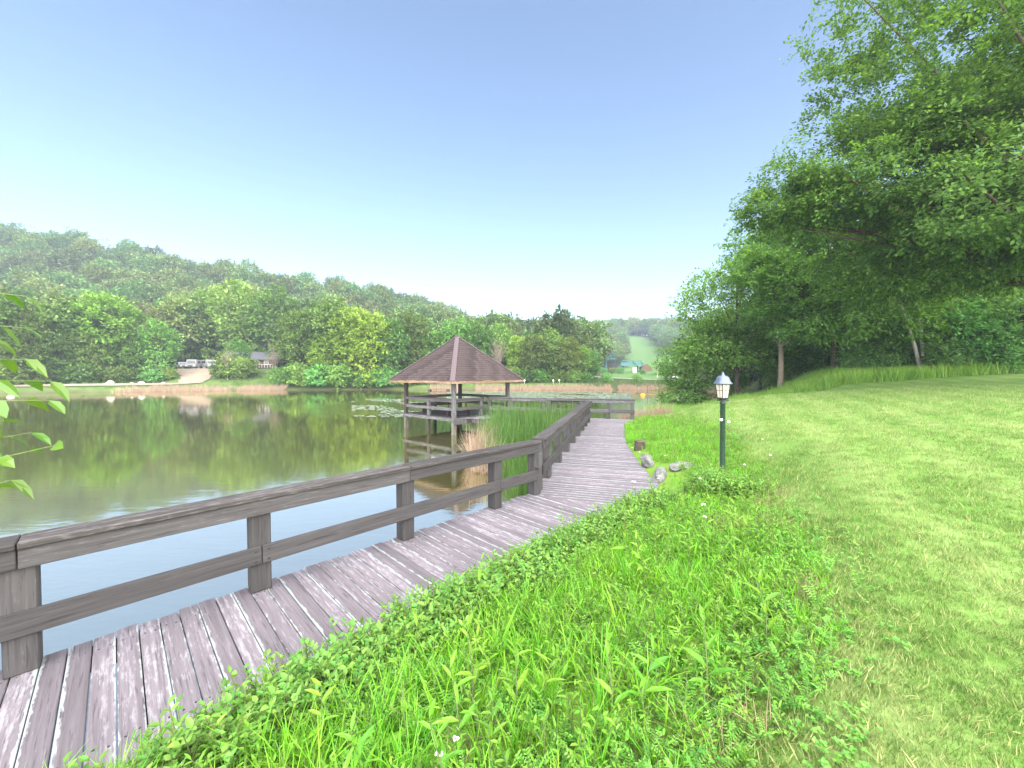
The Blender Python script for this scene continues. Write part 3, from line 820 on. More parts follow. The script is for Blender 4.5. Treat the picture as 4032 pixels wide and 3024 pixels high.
# ------------------------------------------------------------------ boulders, stump, edging log by the deck
def boulder(loc, dims, seed, mat, label, name='boulder', rz=0.0, cuts=3, cat='rock', group=None):
    bm = bmesh.new(); bmesh.ops.create_icosphere(bm, subdivisions=cuts, radius=1.0)
    rr = np.random.default_rng(seed); ph = rr.uniform(0, 6, 12); dirs = rr.normal(size=(9, 3)); dirs /= np.linalg.norm(dirs, axis=1)[:, None]
    for v in bm.verts:
        p = np.array(v.co); k = 1 + 0.10 * math.sin(3 * p[0] + ph[0]) * math.cos(3 * p[1] + ph[1]) + 0.06 * math.sin(7 * p[2] + ph[2] + 4 * p[0]) + 0.03 * math.sin(15 * p[1] + ph[3] + 9 * p[2])
        for dd in dirs:
            q = p @ dd
            if q > 0.72: p = p - dd * (q - 0.72) * 0.85
        v.co = Vector(p * k * np.array(dims))
    me = bpy.data.meshes.new(name); bm.to_mesh(me); bm.free(); me.materials.append(mat)
    o = part(name, me, None, Matrix.Translation(loc) @ Matrix.Rotation(rz, 4, 'Z'))
    return tag(o, label, cat, group)
rp = lambda s, k: CORN_R + D2 * s + N2 * (k + float(flare(s - 0.455)))
b = rp(2.45, 0.24); boulder((b[0], b[1], 0.0), (0.19, 0.55, 0.24), 3, M['rock'], 'long grey boulder at the deck edge nearest the lamp post', rz=R(-28))
b = rp(3.55, 0.16); boulder((b[0], b[1], 0.02), (0.17, 0.34, 0.22), 5, M['rock'], 'upright grey rock at the deck edge behind the long boulder', rz=R(-12))
b = rp(2.75, 0.85); boulder((b[0], b[1], 0.20), (0.42, 0.28, 0.12), 8, M['rock'], 'flat grey slab of rock in the grass left of the lamp post', rz=R(15))
b = rp(4.4, 0.35); boulder((b[0], b[1], -0.02), (0.22, 0.30, 0.16), 9, M['rock'], 'small low rock in the weeds beside the wooden stump', rz=R(40))
st = rp(5.6, 0.30); m = MB()
m.lathe([(0.19, -0.25), (0.18, 0.0), (0.165, 0.24), (0.168, 0.30), (0.15, 0.315)], 14)
tag(part('tree_stump', m.mesh('tree_stump', M['bark']), None, Matrix.Translation((st[0], st[1], 0.0))), 'short weathered wooden stump at the edge of the deck', 'stump')
a = E1 - D1 * 3.0 + N1 * (DW + 0.09); b = E1 + D1 * 2.4 + N1 * (DW + 0.09)
m = MB(); pts = [v3(a + (b - a) * f + N1 * 0.02 * math.sin(f * 9), -0.02 + 0.012 * math.sin(f * 14)) for f in np.linspace(0, 1, 12)]
m.tube(pts, [0.075 + 0.006 * math.sin(i * 2.1) for i in range(12)], 10)
tag(m.part('edging_log', M['bark'], None, frame((D1[0], D1[1], 0), (0, 0, 1), pts[0])), 'dark bark edging log along the bank side of the boardwalk', 'log')

# ------------------------------------------------------------------ vegetation builders
def unit(a): return a / np.maximum(np.linalg.norm(a, axis=1, keepdims=True), 1e-9)

def leaf_arrays(pos, dirv, nrm, L, W, fold=0.15):
    """one folded diamond (four corners) per leaf"""
    d = unit(dirv); s = unit(np.cross(nrm, d)); n = np.cross(d, s)
    L = L[:, None]; W = W[:, None]
    b = pos; t = pos + d * L
    l = pos + d * L * 0.45 + s * W * 0.5 + n * W * fold; r = pos + d * L * 0.45 - s * W * 0.5 + n * W * fold
    V = np.stack([b, r, t, l], 1).reshape(-1, 3)
    F = np.arange(len(pos) * 4).reshape(-1, 4)
    return V, F

def crown_tips(g, n, c, rad, shell=0.55, lobes=7, lobe_amp=0.28, flat_bottom=0.35):
    """points through an uneven crown volume"""
    ld = g.normal(size=(lobes, 3)); ld[:, 2] *= 0.7; ld = unit(ld); la = g.uniform(0.4, 1.0, lobes)
    d = unit(g.normal(size=(n, 3)))
    k = np.clip(((d @ ld.T) - 0.55) / 0.45, 0, 1) ** 1.2 * la[None, :]
    rr = (0.80 + lobe_amp * k.max(1) * 1.2) * (shell + (1 - shell) * g.random(n) ** 0.6)
    p = d * rr[:, None]
    p[:, 2] = np.where(p[:, 2] < -flat_bottom, -flat_bottom + (p[:, 2] + flat_bottom) * 0.35, p[:, 2])
    return np.asarray(c) + p * np.asarray(rad)

def crown_mesh(name, g, tips, per, csize, L, mat, c0, droop=0.25, flat=0.42, aspect=0.62):
    n = len(tips) * per; nt = len(tips)
    T = np.repeat(tips, per, 0)
    sz = np.repeat(g.uniform(0.65, 1.25, nt), per)[:, None]
    nsub = 6                                    # leaves sit along short twigs fanning out of each spray
    out0 = unit(tips - np.asarray(c0)[None, :])
    sub = g.normal(size=(nt, nsub, 3)) * np.array([1, 1, flat]) + out0[:, None, :] * 0.55
    sub = sub / np.linalg.norm(sub, axis=2, keepdims=True)
    pick = g.integers(0, nsub, n); tw = sub[np.repeat(np.arange(nt), per), pick]
    along = g.uniform(0.05, 1.0, n)[:, None]
    off = tw * along * csize * 0.95 * sz + g.normal(size=(n, 3)) * csize * 0.10
    off[:, 2] -= (along[:, 0] ** 2) * csize * 0.18
    P = T + off
    out = unit(P - np.asarray(c0)[None, :]); 
    dirv = out * 0.3 + tw * 0.8 + g.normal(size=(n, 3)) * 0.45; dirv[:, 2] -= droop
    nrm = np.array([0, 0, 1.0])[None, :] * 0.75 + out * 0.75 + g.normal(size=(n, 3)) * 0.30
    ll = L * g.uniform(0.65, 1.3, n)
    V, F = leaf_arrays(P, dirv, nrm, ll, ll * aspect)
    return fast_mesh(name, V, F, mat)

def limb_mesh(name, g, base_r, height, tips, mat, nl=16, lean=(0, 0), fork=0.35, sides=7, bare=False, top_frac=0.8):
    m = MB()
    n = 9; tp = []
    for i in range(n):
        f = i / (n - 1)
        tp.append(Vector((lean[0] * f + 0.02 * height * math.sin(3 * f + base_r * 9) * f, lean[1] * f + 0.015 * height * math.sin(4.1 * f + 1) * f, -0.3 + (height * top_frac + 0.3) * f)))
    rad = [base_r * (1.35 if i == 0 else 1) * (1 - 0.82 * (i / (n - 1))) for i in range(n)]
    m.tube(tp, rad, sides)
    idx = g.choice(len(tips), min(nl, len(tips)), replace=False)
    for j in idx:
        t = Vector(tips[j]); f = min(0.97, max(fork, (t.z / height) * 0.72 + g.uniform(-0.12, 0.05)))
        k = f * (n - 1); a = tp[int(k)].lerp(tp[min(n - 1, int(k) + 1)], k - int(k)); r0 = max(0.02, base_r * (1 - 0.82 * f) * 0.55)
        mid = a.lerp(t, 0.5) + Vector((g.uniform(-.06, .06), g.uniform(-.06, .06), g.uniform(0.0, 0.10))) * (t - a).length
        m.tube([a, a.lerp(mid, 0.5) + Vector((0, 0, 0.02 * (t - a).length)), mid, t], [r0, r0 * 0.75, r0 * 0.5, r0 * 0.15], 5 if not bare else 4, cap=False)
        if bare:
            for _ in range(9):
                q = a.lerp(t, g.uniform(0.3, 1.0)); e = q + Vector((g.normal() * 0.6, g.normal() * 0.6, g.uniform(-0.1, 1.0))) * height * 0.055
                m.tube([q, q.lerp(e, 0.5) + Vector((g.normal(), g.normal(), g.normal())) * 0.05, e], [r0 * 0.35, r0 * 0.25, r0 * 0.12], 3, cap=False)
                for _ in range(3):
                    e2 = q.lerp(e, g.uniform(0.4, 1)) ; e3 = e2 + Vector((g.normal() * 0.6, g.normal() * 0.6, g.uniform(-0.2, 0.8))) * height * 0.03
                    m.tube([e2, e3], [r0 * 0.18, r0 * 0.08], 3, cap=False)
    return m.mesh(name, mat, True)

def tree_kind(key, seed, height, rx, ry, cz, rz, ntips, per, csize, L, leafmat, barkmat, base_r, nl=16, low=False, bare=0.0, lean=(0, 0), fork=0.3, shell=0.5, lobes=8):
    g = np.random.default_rng(seed)
    c = (lean[0] * cz / height, lean[1] * cz / height, cz)
    tips = crown_tips(g, ntips, c, (rx, ry, rz), shell, lobes)
    if low:                                     # branches down to the ground
        n2 = ntips // 3; a = g.uniform(0, 6.283, n2); h = g.uniform(0.02, 0.45, n2) * height
        r_ = np.sqrt(g.random(n2)) * (0.75 + 0.25 * h / (0.45 * height))
        tips = np.vstack([tips, np.stack([rx * 0.85 * r_ * np.cos(a), ry * 0.85 * r_ * np.sin(a), h + 0.3], 1)])
    use = tips[g.random(len(tips)) > bare]
    cm = crown_mesh('crown', g, use, per, csize, L, leafmat, (c[0], c[1], c[2] - rz * 0.5))
    tm = limb_mesh('trunk', g, base_r, height, tips, barkmat, nl, lean, fork, bare=bare > 0.4)
    return tm, cm

KIND = {}
def K(key, *a, **k): KIND[key] = tree_kind(key, *a, **k)
# shore trees, seen at about eighty metres (real size; scaled a little per tree)
for i in range(4):
    K('shore%d' % i, 40 + i, 17, 5.0 + 0.4 * i, 5.0, 10.2, 7.6, 360, 17, 1.15, 0.62, M['leaf_far'], M['bark'], 0.26, 22, low=True)
for i in range(2):
    K('bright%d' % i, 50 + i, 17, 4.8, 4.8, 10.2, 7.4, 360, 17, 1.1, 0.60, M['leaf_bright'], M['bark'], 0.24, 22, low=True)
K('brown0', 60, 16, 4.2, 4.2, 9.5, 6.8, 200, 11, 1.0, 0.5, M['leaf_brown'], M['twig'], 0.2, 26, low=True, bare=0.3)
K('bare0', 61, 14, 3.4, 3.4, 8.6, 5.4, 150, 5, 0.8, 0.4, M['leaf_brown'], M['twig'], 0.17, 44, bare=0.75)
K('bare1', 62, 13, 3.0, 3.0, 8.2, 4.8, 150, 4, 0.8, 0.35, M['leaf_brown'], M['twig'], 0.15, 44, bare=0.85)
for i in range(2):
    K('bush%d' % i, 70 + i, 4.2, 2.6, 2.4, 1.9, 2.2, 110, 14, 0.8, 0.46, M['leaf_shrub'] if i else M['leaf_far'], M['bark'], 0.07, 8, shell=0.35, lobes=5)
KH = []
for i in range(4): KH.append(tree_kind('h', 80 + i, 14, (4.8, 3.6, 5.4, 4.2)[i], (4.4, 3.8, 5.0, 4.6)[i], (8.6, 8.8, 7.8, 9.0)[i], (5.6, 6.6, 4.8, 5.6)[i], 170, 24, 1.5, 0.66, M['leaf_hill'], M['bark'], 0.2, 5))
KH.append(tree_kind('h', 88, 13, 3.4, 3.4, 8.2, 4.8, 90, 5, 1.0, 0.6, M['leaf_brown'], M['twig'], 0.15, 24, bare=0.5))
# woodland on the right, at thirty to sixty metres
for i in range(3):
    K('wood%d' % i, 90 + i, 15, 5.0, 5.0, 9.4, 6.2, 420, 22, 0.95, 0.34, M['leaf_wood'], M['bark'], 0.20, 26, fork=0.25, shell=0.45, lobes=10)
K('under0', 95, 6.0, 2.8, 2.8, 3.4, 3.0, 200, 22, 0.7, 0.26, M['leaf_wood'], M['bark'], 0.07, 14, low=True, shell=0.4)
K('under1', 96, 5.0, 2.6, 2.6, 2.8, 2.6, 200, 22, 0.7, 0.24, M['leaf_shrub'], M['bark'], 0.06, 14, low=True, shell=0.4)

def plant_tree(kind, x, y, sc, label, group=None, name='tree', cat='tree', rz=None, sz=None, sink=0.0):
    tm, cm = KIND[kind]
    rz = random.uniform(0, 6.28) if rz is None else rz
    o = thing(name, (x, y, gz(x, y) - sink), label, cat, group, 0.0)
    mt = Matrix.Translation((x, y, gz(x, y) - sink)) @ Matrix.Rotation(rz, 4, 'Z') @ Matrix.Diagonal((sc, sc, sz or sc, 1))
    part('trunk', tm, o, mt); part('crown', cm, o, mt)
    return o

def px(xp, Y): return (xp - 1106) / 831 * Y
GL = 'leafy trees standing along the far left shore'
LL = 'dark green leafy tree in the row along the far left shore'
row = [  # kind, bearing, distance, scale, label
 ('shore0', -40, 70, 0.95, None), ('shore1', 35, 74, 0.88, None), ('shore2', 105, 78, 0.92, None), ('shore3', 165, 82, 0.95, None),
 ('bright0', 238, 84, 1.16, 'tall yellow-green tree left of the dirt drive on the far shore'),
 ('brown0', 305, 90, 1.05, 'thin brownish tree just left of the parked vehicles'),
 ('shore0', 345, 87, 0.74, 'dark leaning tree at the left side of the parking clearing'),
 ('shore1', 292, 86, 0.62, None), ('shore2', 200, 80, 0.62, None), ('shore3', 130, 76, 0.55, None), ('shore0', 60, 72, 0.6, None),
 ('shore2', 392, 118, 1.15, 'dark tree standing behind the parked vehicles'), ('shore3', 455, 112, 1.22, 'broad tree overhanging the parked white van'),
 ('shore1', 530, 109, 1.30, 'tall tree right behind the brown cabin'), ('shore0', 595, 106, 1.2, 'tall tree at the right end of the brown cabin'),
 ('bare0', 594, 87, 0.66, 'pale bare tree leaning over the reeds right of the cabin'),
 ('shore1', 520, 92, 0.45, 'low bushy tree hiding the left part of the brown cabin'),
 ('bare1', 492, 85.5, 0.55, 'small pale half-dead tree in front of the cabin'),
 ('shore2', 655, 88, 0.86, None), ('bright1', 700, 85, 0.62, None), ('shore3', 722, 90, 1.0, None),
 ('bright0', 800, 84, 0.92, 'bright green tree by the water left of the gazebo roof'), ('bright1', 762, 86, 1.0, 'tall bright green tree further left of the gazebo roof'),
 ('shore1', 845, 86, 0.8, None), ('shore0', 890, 91, 0.86, None), ('bare0', 948, 96, 1.02, 'bare pinkish-brown tree behind the gazebo roof peak'),
 ('shore2', 925, 93, 0.72, None), ('shore3', 985, 94, 0.84, None), ('shore0', 1030, 96, 0.8, None), ('bare1', 1078, 93, 0.86, 'bare grey tree right of the gazebo roof'),
 ('shore1', 1078, 99, 0.85, None), ('bright1', 1120, 94, 0.64, None), ('shore2', 1152, 92, 0.66, None), ('shore3', 1190, 95, 0.68, None), ('shore0', 1228, 92, 0.58, None), ('bright0', 1256, 94, 0.52, None), ('shore1', 1276, 97, 0.46, 'last small tree at the right end of the far shore row')]
ORD = ['first', 'second', 'third', 'fourth', 'fifth', 'sixth', 'seventh', 'eighth', 'ninth', 'tenth', 'eleventh', 'twelfth', 'thirteenth', 'fourteenth', 'fifteenth', 'sixteenth', 'seventeenth', 'eighteenth', 'nineteenth', 'twentieth', 'twenty-first', 'twenty-second', 'twenty-third', 'twenty-fourth']
order = sorted(r_[1] for r_ in row if r_[4] is None)
for kd, xp, Y, sc, lb in row:
    sc2 = sc * random.uniform(1.0, 1.1); Y = Y - (2.2 if xp > 640 else 0.0)
    plant_tree(kd, px(xp, Y), Y, sc2, lb or 'leafy green tree, %s from the left in the far shore row' % ORD[order.index(xp)], GL if lb is None else None, name='bare_tree' if kd.startswith('bare') else 'leafy_tree')
GB = 'shrubs along the far shore'
for i, (xp, Y, sc) in enumerate([(-10, 69, 1), (80, 72.5, .9), (170, 76, .9), (255, 79.5, 1.0), (330, 83, .8), (365, 86, .7), (610, 83, .9), (650, 82.5, 1.1), (690, 82, 1.2), (735, 82, 1.2), (780, 82, 1.0), (830, 82.5, 1.0), (872, 84, .9), (512, 87, 1.35), (535, 87, 1.2), (478, 87, 1.0), (497, 88, 1.25), (905, 87, .8), (940, 87, .9), (1010, 90, .8), (1060, 90, .9), (1105, 89, .8), (1165, 89, .8), (1210, 90, .7), (1265, 91, .7), (1130, 89, .7), (1240, 90, .8)]):
    Y = Y - (1.8 if xp > 600 else 0.0)
    plant_tree('bush%d' % (1 if i in (4, 8, 11, 17) else 0), px(xp, Y), Y, sc * random.uniform(0.85, 1.15), 'rounded green shrub at the foot of the far shore trees', GB, 'shrub', 'shrub')

# ------------------------------------------------------------------ scattering (geometry nodes)
def scatter(name, P, RT, SC, IX, sources, kind='stuff', label=None, cat=None):
    src = bpy.data.collections.new('sources_' + name)
    for i, meshes in enumerate(sources):
        o = bpy.data.objects.new('%s_source_%02d' % (name, i), meshes); src.objects.link(o)
    n = len(P)
    me = bpy.data.meshes.new(name); me.vertices.add(n); me.vertices.foreach_set('co', np.asarray(P, np.float32).ravel())
    a = me.attributes.new('rot', 'FLOAT_VECTOR', 'POINT'); a.data.foreach_set('vector', np.asarray(RT, np.float32).ravel())
    a = me.attributes.new('scl', 'FLOAT', 'POINT'); a.data.foreach_set('value', np.asarray(SC, np.float32).ravel())
    a = me.attributes.new('idx', 'INT', 'POINT'); a.data.foreach_set('value', np.asarray(IX, np.int32).ravel())
    me.update()
    ng = bpy.data.node_groups.new(name + '_nodes', 'GeometryNodeTree')
    ng.interface.new_socket('Geometry', in_out='INPUT', socket_type='NodeSocketGeometry')
    ng.interface.new_socket('Geometry', in_out='OUTPUT', socket_type='NodeSocketGeometry')
    N = ng.nodes; Lk = ng.links
    gi = N.new('NodeGroupInput'); go = N.new('NodeGroupOutput')
    ci = N.new('GeometryNodeCollectionInfo'); ci.inputs['Collection'].default_value = src
    ci.inputs['Separate Children'].default_value = True; ci.inputs['Reset Children'].default_value = True
    ip = N.new('GeometryNodeInstanceOnPoints'); ip.inputs['Pick Instance'].default_value = True
    def attr(nm, ty):
        q = N.new('GeometryNodeInputNamedAttribute'); q.data_type = ty; q.inputs['Name'].default_value = nm
        return q.outputs['Attribute']
    er = N.new('FunctionNodeEulerToRotation')
    Lk.new(gi.outputs[0], ip.inputs['Points']); Lk.new(ci.outputs[0], ip.inputs['Instance'])
    Lk.new(attr('rot', 'FLOAT_VECTOR'), er.inputs[0]); Lk.new(er.outputs[0], ip.inputs['Rotation'])
    Lk.new(attr('scl', 'FLOAT'), ip.inputs['Scale']); Lk.new(attr('idx', 'INT'), ip.inputs['Instance Index'])
    Lk.new(ip.outputs[0], go.inputs[0])
    o = part(name, me)
    md = o.modifiers.new('scatter', 'NODES'); md.node_group = ng
    return tag(o, label, cat, None, kind)

def join2(name, a, b):
    """one mesh from trunk and crown, both materials"""
    bm = bmesh.new(); bm.from_mesh(a); nf = len(bm.faces); bm.from_mesh(b)
    bm.faces.ensure_lookup_table()
    for f in bm.faces[nf:]: f.material_index = 1
    me = bpy.data.meshes.new(name); bm.to_mesh(me); bm.free()
    me.materials.append(a.materials[0]); me.materials.append(b.materials[0])
    return me
HS = [join2('hill_tree', *k) for k in KH]

def jitter_grid(x0, x1, y0, y1, sp, jit=0.45):
    xs = np.arange(x0, x1, sp); ys = np.arange(y0, y1, sp)
    X, Y = np.meshgrid(xs, ys); X = X + (np.arange(len(ys)) % 2)[:, None] * sp / 2
    X = X.ravel() + rng.uniform(-jit, jit, X.size) * sp; Y = Y.ravel() + rng.uniform(-jit, jit, Y.size) * sp
    return X, Y
def forest(name, X, Y, keep, smin, smax, pbare, label):
    X = X[keep]; Y = Y[keep]; n = len(X); Z = ground(X, Y)
    ix = rng.integers(0, 4, n); ix = np.where(rng.random(n) < pbare, 4, ix)
    rot = np.stack([np.zeros(n), np.zeros(n), rng.uniform(0, 6.28, n)], 1)
    return scatter(name, np.stack([X, Y, Z - 0.3], 1), rot, rng.uniform(smin, smax, n), ix, HS, label=label, cat='forest')
X, Y = jitter_grid(-430, 60, 50, 330, 6.6)
u_ = X / Y * 831
park = (np.hypot(X + 76, Y - 100) > 14) & (np.hypot(X + 66, Y - 97) > 11) & ~((np.abs(X + 74) < 10) & (Y < 104)) & ~((X < -50) & (X > -92) & (Y < 106))
yr = np.interp(X, RX, RY)
keep = park & (Y < yr + 12) & ((Y > 95 + np.where(X > -40, 4, 0)) | ((X < -100) & (shore_distance(X, Y) > 7))) & (u_ > -2300) & (X < np.interp(Y, [90, 330], [20, 60]))
forest('hill_forest', X, Y, keep, 0.65, 1.5, 0.10, 'dense green forest covering the long hillside across the pond')
X, Y = jitter_grid(-60, 300, 212, 500, 8.0)
keep = ~ski_run(X, Y) & (X / Y < 0.62) & (X / Y > -0.25) & ~((Y < 238) & (X / Y > 0.22))
keep &= ~((X / Y < 0.42) & (X / Y > 0.25) & (Y < 246))
forest('far_forest', X, Y, keep, 0.9, 1.45, 0.03, 'hazy forest on the far hill around the grassy ski run')
X2, Y2 = jitter_grid(95, 165, 396, 450, 5.0)
keep = ~ski_run(X2, Y2)
forest('ridge_trees', X2, Y2, keep, 0.8, 1.2, 0.0, 'trees closing the top of the ski run on the ridge')
X, Y = jitter_grid(28, 150, 34, 150, 5.6)
keep = (X / Y > 0.50) & (Y > 40 - (X - 28) * 0.15) & (shore_distance(X, Y) > 9) & ~((X / Y < 0.56) & (Y > 90))
forest('right_woodland', X, Y, keep, 0.75, 1.05, 0.02, 'shady woodland filling the slope behind the right-hand trees')

# ------------------------------------------------------------------ big trees on the right
def big_tree(name, x, y, height, base_r, blobs, per, csize, L, leafmat, barkmat, seed, label, nl=40, lean=(0, 0), fork=0.25):
    """blobs: (centre xyz relative to the base, radii, number of leaf sprays)"""
    g = np.random.default_rng(seed); tips = []
    for c, r_, n in blobs: tips.append(crown_tips(g, n, c, r_, 0.45, 9, 0.35))
    tips = np.vstack(tips); z = gz(x, y)
    o = thing(name, (x, y, z), label, 'tree'); mt = Matrix.Translation((x, y, z))
    c0 = np.mean([b[0] for b in blobs], axis=0); c0[2] *= 0.75
    part('trunk', limb_mesh('trunk', g, base_r, height, tips, barkmat, nl, lean, fork, 10), o, mt)
    part('crown', crown_mesh('crown', g, tips, per, csize, L, leafmat, c0, droop=0.35, flat=0.40, aspect=0.58), o, mt)
    return o
big_tree('oak_tree', 25.5, 17.0, 24, 0.42,
         [((-2.7, 0.5, 16.0), (7.2, 6.5, 9.5), 900), ((-7.0, 1.5, 9.6), (5.6, 4.0, 3.2), 300), ((-11.2, 2.0, 8.7), (2.6, 2.2, 1.5), 110), ((-3, -2.0, 7.0), (6.0, 4.5, 2.8), 360), ((-4, 3.0, 5.8), (5.0, 3.5, 1.8), 200), ((2, 2, 13), (6, 6, 8), 380)],
         120, 1.1, 0.175, M['leaf_oak'], M['bark'], 301, 'huge dark oak overhanging the lawn at the right edge', 60, fork=0.22)
big_tree('maple_tree', 26.0, 31.0, 18, 0.28,
         [((-1.0, 0, 10.5), (5.8, 5.0, 5.6), 620), ((-3.6, -1.5, 6.2), (4.4, 3.2, 2.6), 260), ((-6.5, -1, 8.0), (2.4, 2.2, 2.0), 110), ((1.0, -2.5, 4.6), (4.6, 2.6, 2.0), 240), ((-3.0, -2.5, 3.9), (3.0, 2.2, 1.4), 160), ((3.2, -3.0, 3.4), (3.2, 2.0, 1.5), 160)],
         60, 1.0, 0.23, M['leaf_wood'], M['bark'], 302, 'leafy maple with low drooping boughs behind the lawn', 46)
big_tree('ash_tree', 23.4, 33.5, 17, 0.24,
         [((-0.6, 0, 11.5), (4.4, 4.2, 4.6), 300), ((0.5, -0.5, 7.0), (3.6, 3, 2.4), 170)], 30, 1.0, 0.26, M['leaf_wood'], M['twig'], 303, 'slender tree with a bare brown trunk at the lawn edge', 44, fork=0.3)
big_tree('linden_tree', 22.8, 39.0, 15, 0.24,
         [((-1.2, 0, 9.0), (5.2, 4.6, 4.6), 520), ((-3.2, -0.5, 5.0), (3.8, 3.0, 2.3), 230), ((1.5, -1, 4.6), (3.4, 3, 2.0), 160)], 22, 1.0, 0.30, M['leaf_wood'], M['bark'], 304, 'rounded green tree behind the lamp lantern', 34)
big_tree('shore_tree', 19.6, 41.5, 9, 0.16,
         [((-0.5, 0, 4.4), (3.6, 3.0, 3.3), 330), ((-1.2, -0.6, 1.7), (3.0, 2.4, 1.3), 150)], 20, 0.9, 0.28, M['leaf_wood'], M['bark'], 305, 'low dense tree overhanging the right end of the pond', 24, fork=0.15)
# twin pale stems
bx_, by_ = 28.4, 26.6
o = thing('birch_tree', (bx_, by_, gz(bx_, by_)), 'pale birch with two leaning stems at the edge of the woodland', 'tree')
mt = Matrix.Translation((bx_, by_, gz(bx_, by_)))
for ex in (-2.4, -0.4):
    m = MB(); m.tube([(0, 0, -0.3), (ex * 0.25, 0, 2.0), (ex * 0.62, 0.2, 5.0), (ex, 0.3, 8.5)], [0.12, 0.105, 0.085, 0.04], 9)
    part('stem', m.mesh('stem', M['palebark'], True), o, mt)
g = np.random.default_rng(306)
part('crown', crown_mesh('crown', g, crown_tips(g, 320, (-1.2, 0.2, 8.2), (4.2, 3.6, 3.4)), 22, 1.0, 0.26, M['leaf_wood'], (0, 0, 5)), o, mt)
plant_tree('wood0', 31.0, 40, 0.95, 'woodland tree between the slender tree and the maple', None, 'woodland_tree')
plant_tree('wood1', 36.5, 35, 1.0, 'woodland tree behind the pale twin-stemmed birch', None, 'woodland_tree')
plant_tree('wood2', 42.0, 31, 1.0, 'woodland tree at the far right behind the shrubs', None, 'woodland_tree')
plant_tree('wood1', 29.0, 45, 0.9, 'woodland tree in the shade left of the maple trunk', None, 'woodland_tree')
plant_tree('wood0', 27.6, 50, 0.78, 'woodland tree showing over the low pond-side tree', None, 'woodland_tree')
plant_tree('wood2', 31.5, 62, 0.75, 'small woodland tree at the far end of the right shore', None, 'woodland_tree')
GU = 'undergrowth shrubs below the right-hand trees'
for i, (x, y, s) in enumerate([(30.6, 26.0, 0.85), (33.2, 25.2, 1.1), (36.5, 24.6, 1.1), (31.5, 31, 1.1), (28.3, 34.5, .8), (26.5, 38, .8), (34, 29, 1.25), (38.5, 27, 1.3), (36.0, 21.5, 1.2), (41, 23, 1.3), (24.8, 43, .75), (29.3, 30.0, 0.7), (27.6, 28.4, 0.62), (32.2, 27.8, 1.0), (35.2, 23.0, 1.0), (28.6, 37.5, 1.1), (25.2, 36.5, 0.6), (38, 31, 1.5), (33.0, 33.5, 1.4), (28.9, 25.7, 0.5), (26.6, 29.6, 0.55), (31.0, 24.4, 0.6)]):
    plant_tree('under%d' % (1 if i in (0, 1, 3, 11, 12, 13, 14, 18, 19, 20, 21) else i % 2), x, y, s, 'leafy undergrowth shrub below the right-hand trees', GU, 'shrub', 'shrub')

# ------------------------------------------------------------------ small plants as source meshes
def blade_mesh(name, g, n, h0, h1, w, spread, mat, curl=0.5, segs=3, stiff=0.0):
    V = []; F = []
    for _ in range(n):
        a = g.uniform(0, 6.283); r_ = spread * math.sqrt(g.random()); b = np.array([r_ * math.cos(a), r_ * math.sin(a), -0.02])
        h = g.uniform(h0, h1); ta = g.uniform(0, 6.283); out = np.array([math.cos(ta), math.sin(ta), 0]); sd_ = np.array([-out[1], out[0], 0]); c = curl * g.uniform(0.2, 1.0)
        k0 = len(V); ww = w * g.uniform(0.7, 1.3)
        for i in range(segs + 1):
            f = i / segs
            p = b + np.array([0, 0, h * (f - 0.35 * c * f * f)]) + out * h * c * f ** 1.8 * 0.9
            if i == segs: V.append(p)
            else:
                q = ww * (1 - 0.55 * f) / 2
                V.append(p - sd_ * q); V.append(p + sd_ * q)
        for i in range(segs - 1): F.append((k0 + 2 * i, k0 + 2 * i + 1, k0 + 2 * i + 3, k0 + 2 * i + 2))
        F.append((k0 + 2 * segs - 2, k0 + 2 * segs - 1, k0 + 2 * segs))
    return me_from(name, V, F, mat)

def oval(V, F, b, d, n, L, W, fold=0.18, bend=0.25):
    """pointed oval leaf: folded along the midrib and bent down towards the tip"""
    d = d / np.linalg.norm(d); s = np.cross(n, d); s /= np.linalg.norm(s); n = np.cross(d, s)
    k = len(V); dn = np.array([0, 0, -1.0])
    P = lambda f, x: b + d * L * f + s * W * x + n * W * abs(x) * fold * 2 + dn * bend * L * f * f
    V += [P(0, 0), P(0.5, 0), P(1, 0), P(0.28, 0.46), P(0.68, 0.38), P(0.28, -0.46), P(0.68, -0.38)]
    F += [(k, k + 5, k + 6, k + 1), (k + 1, k + 6, k + 2), (k, k + 1, k + 4, k + 3), (k + 1, k + 2, k + 4)]

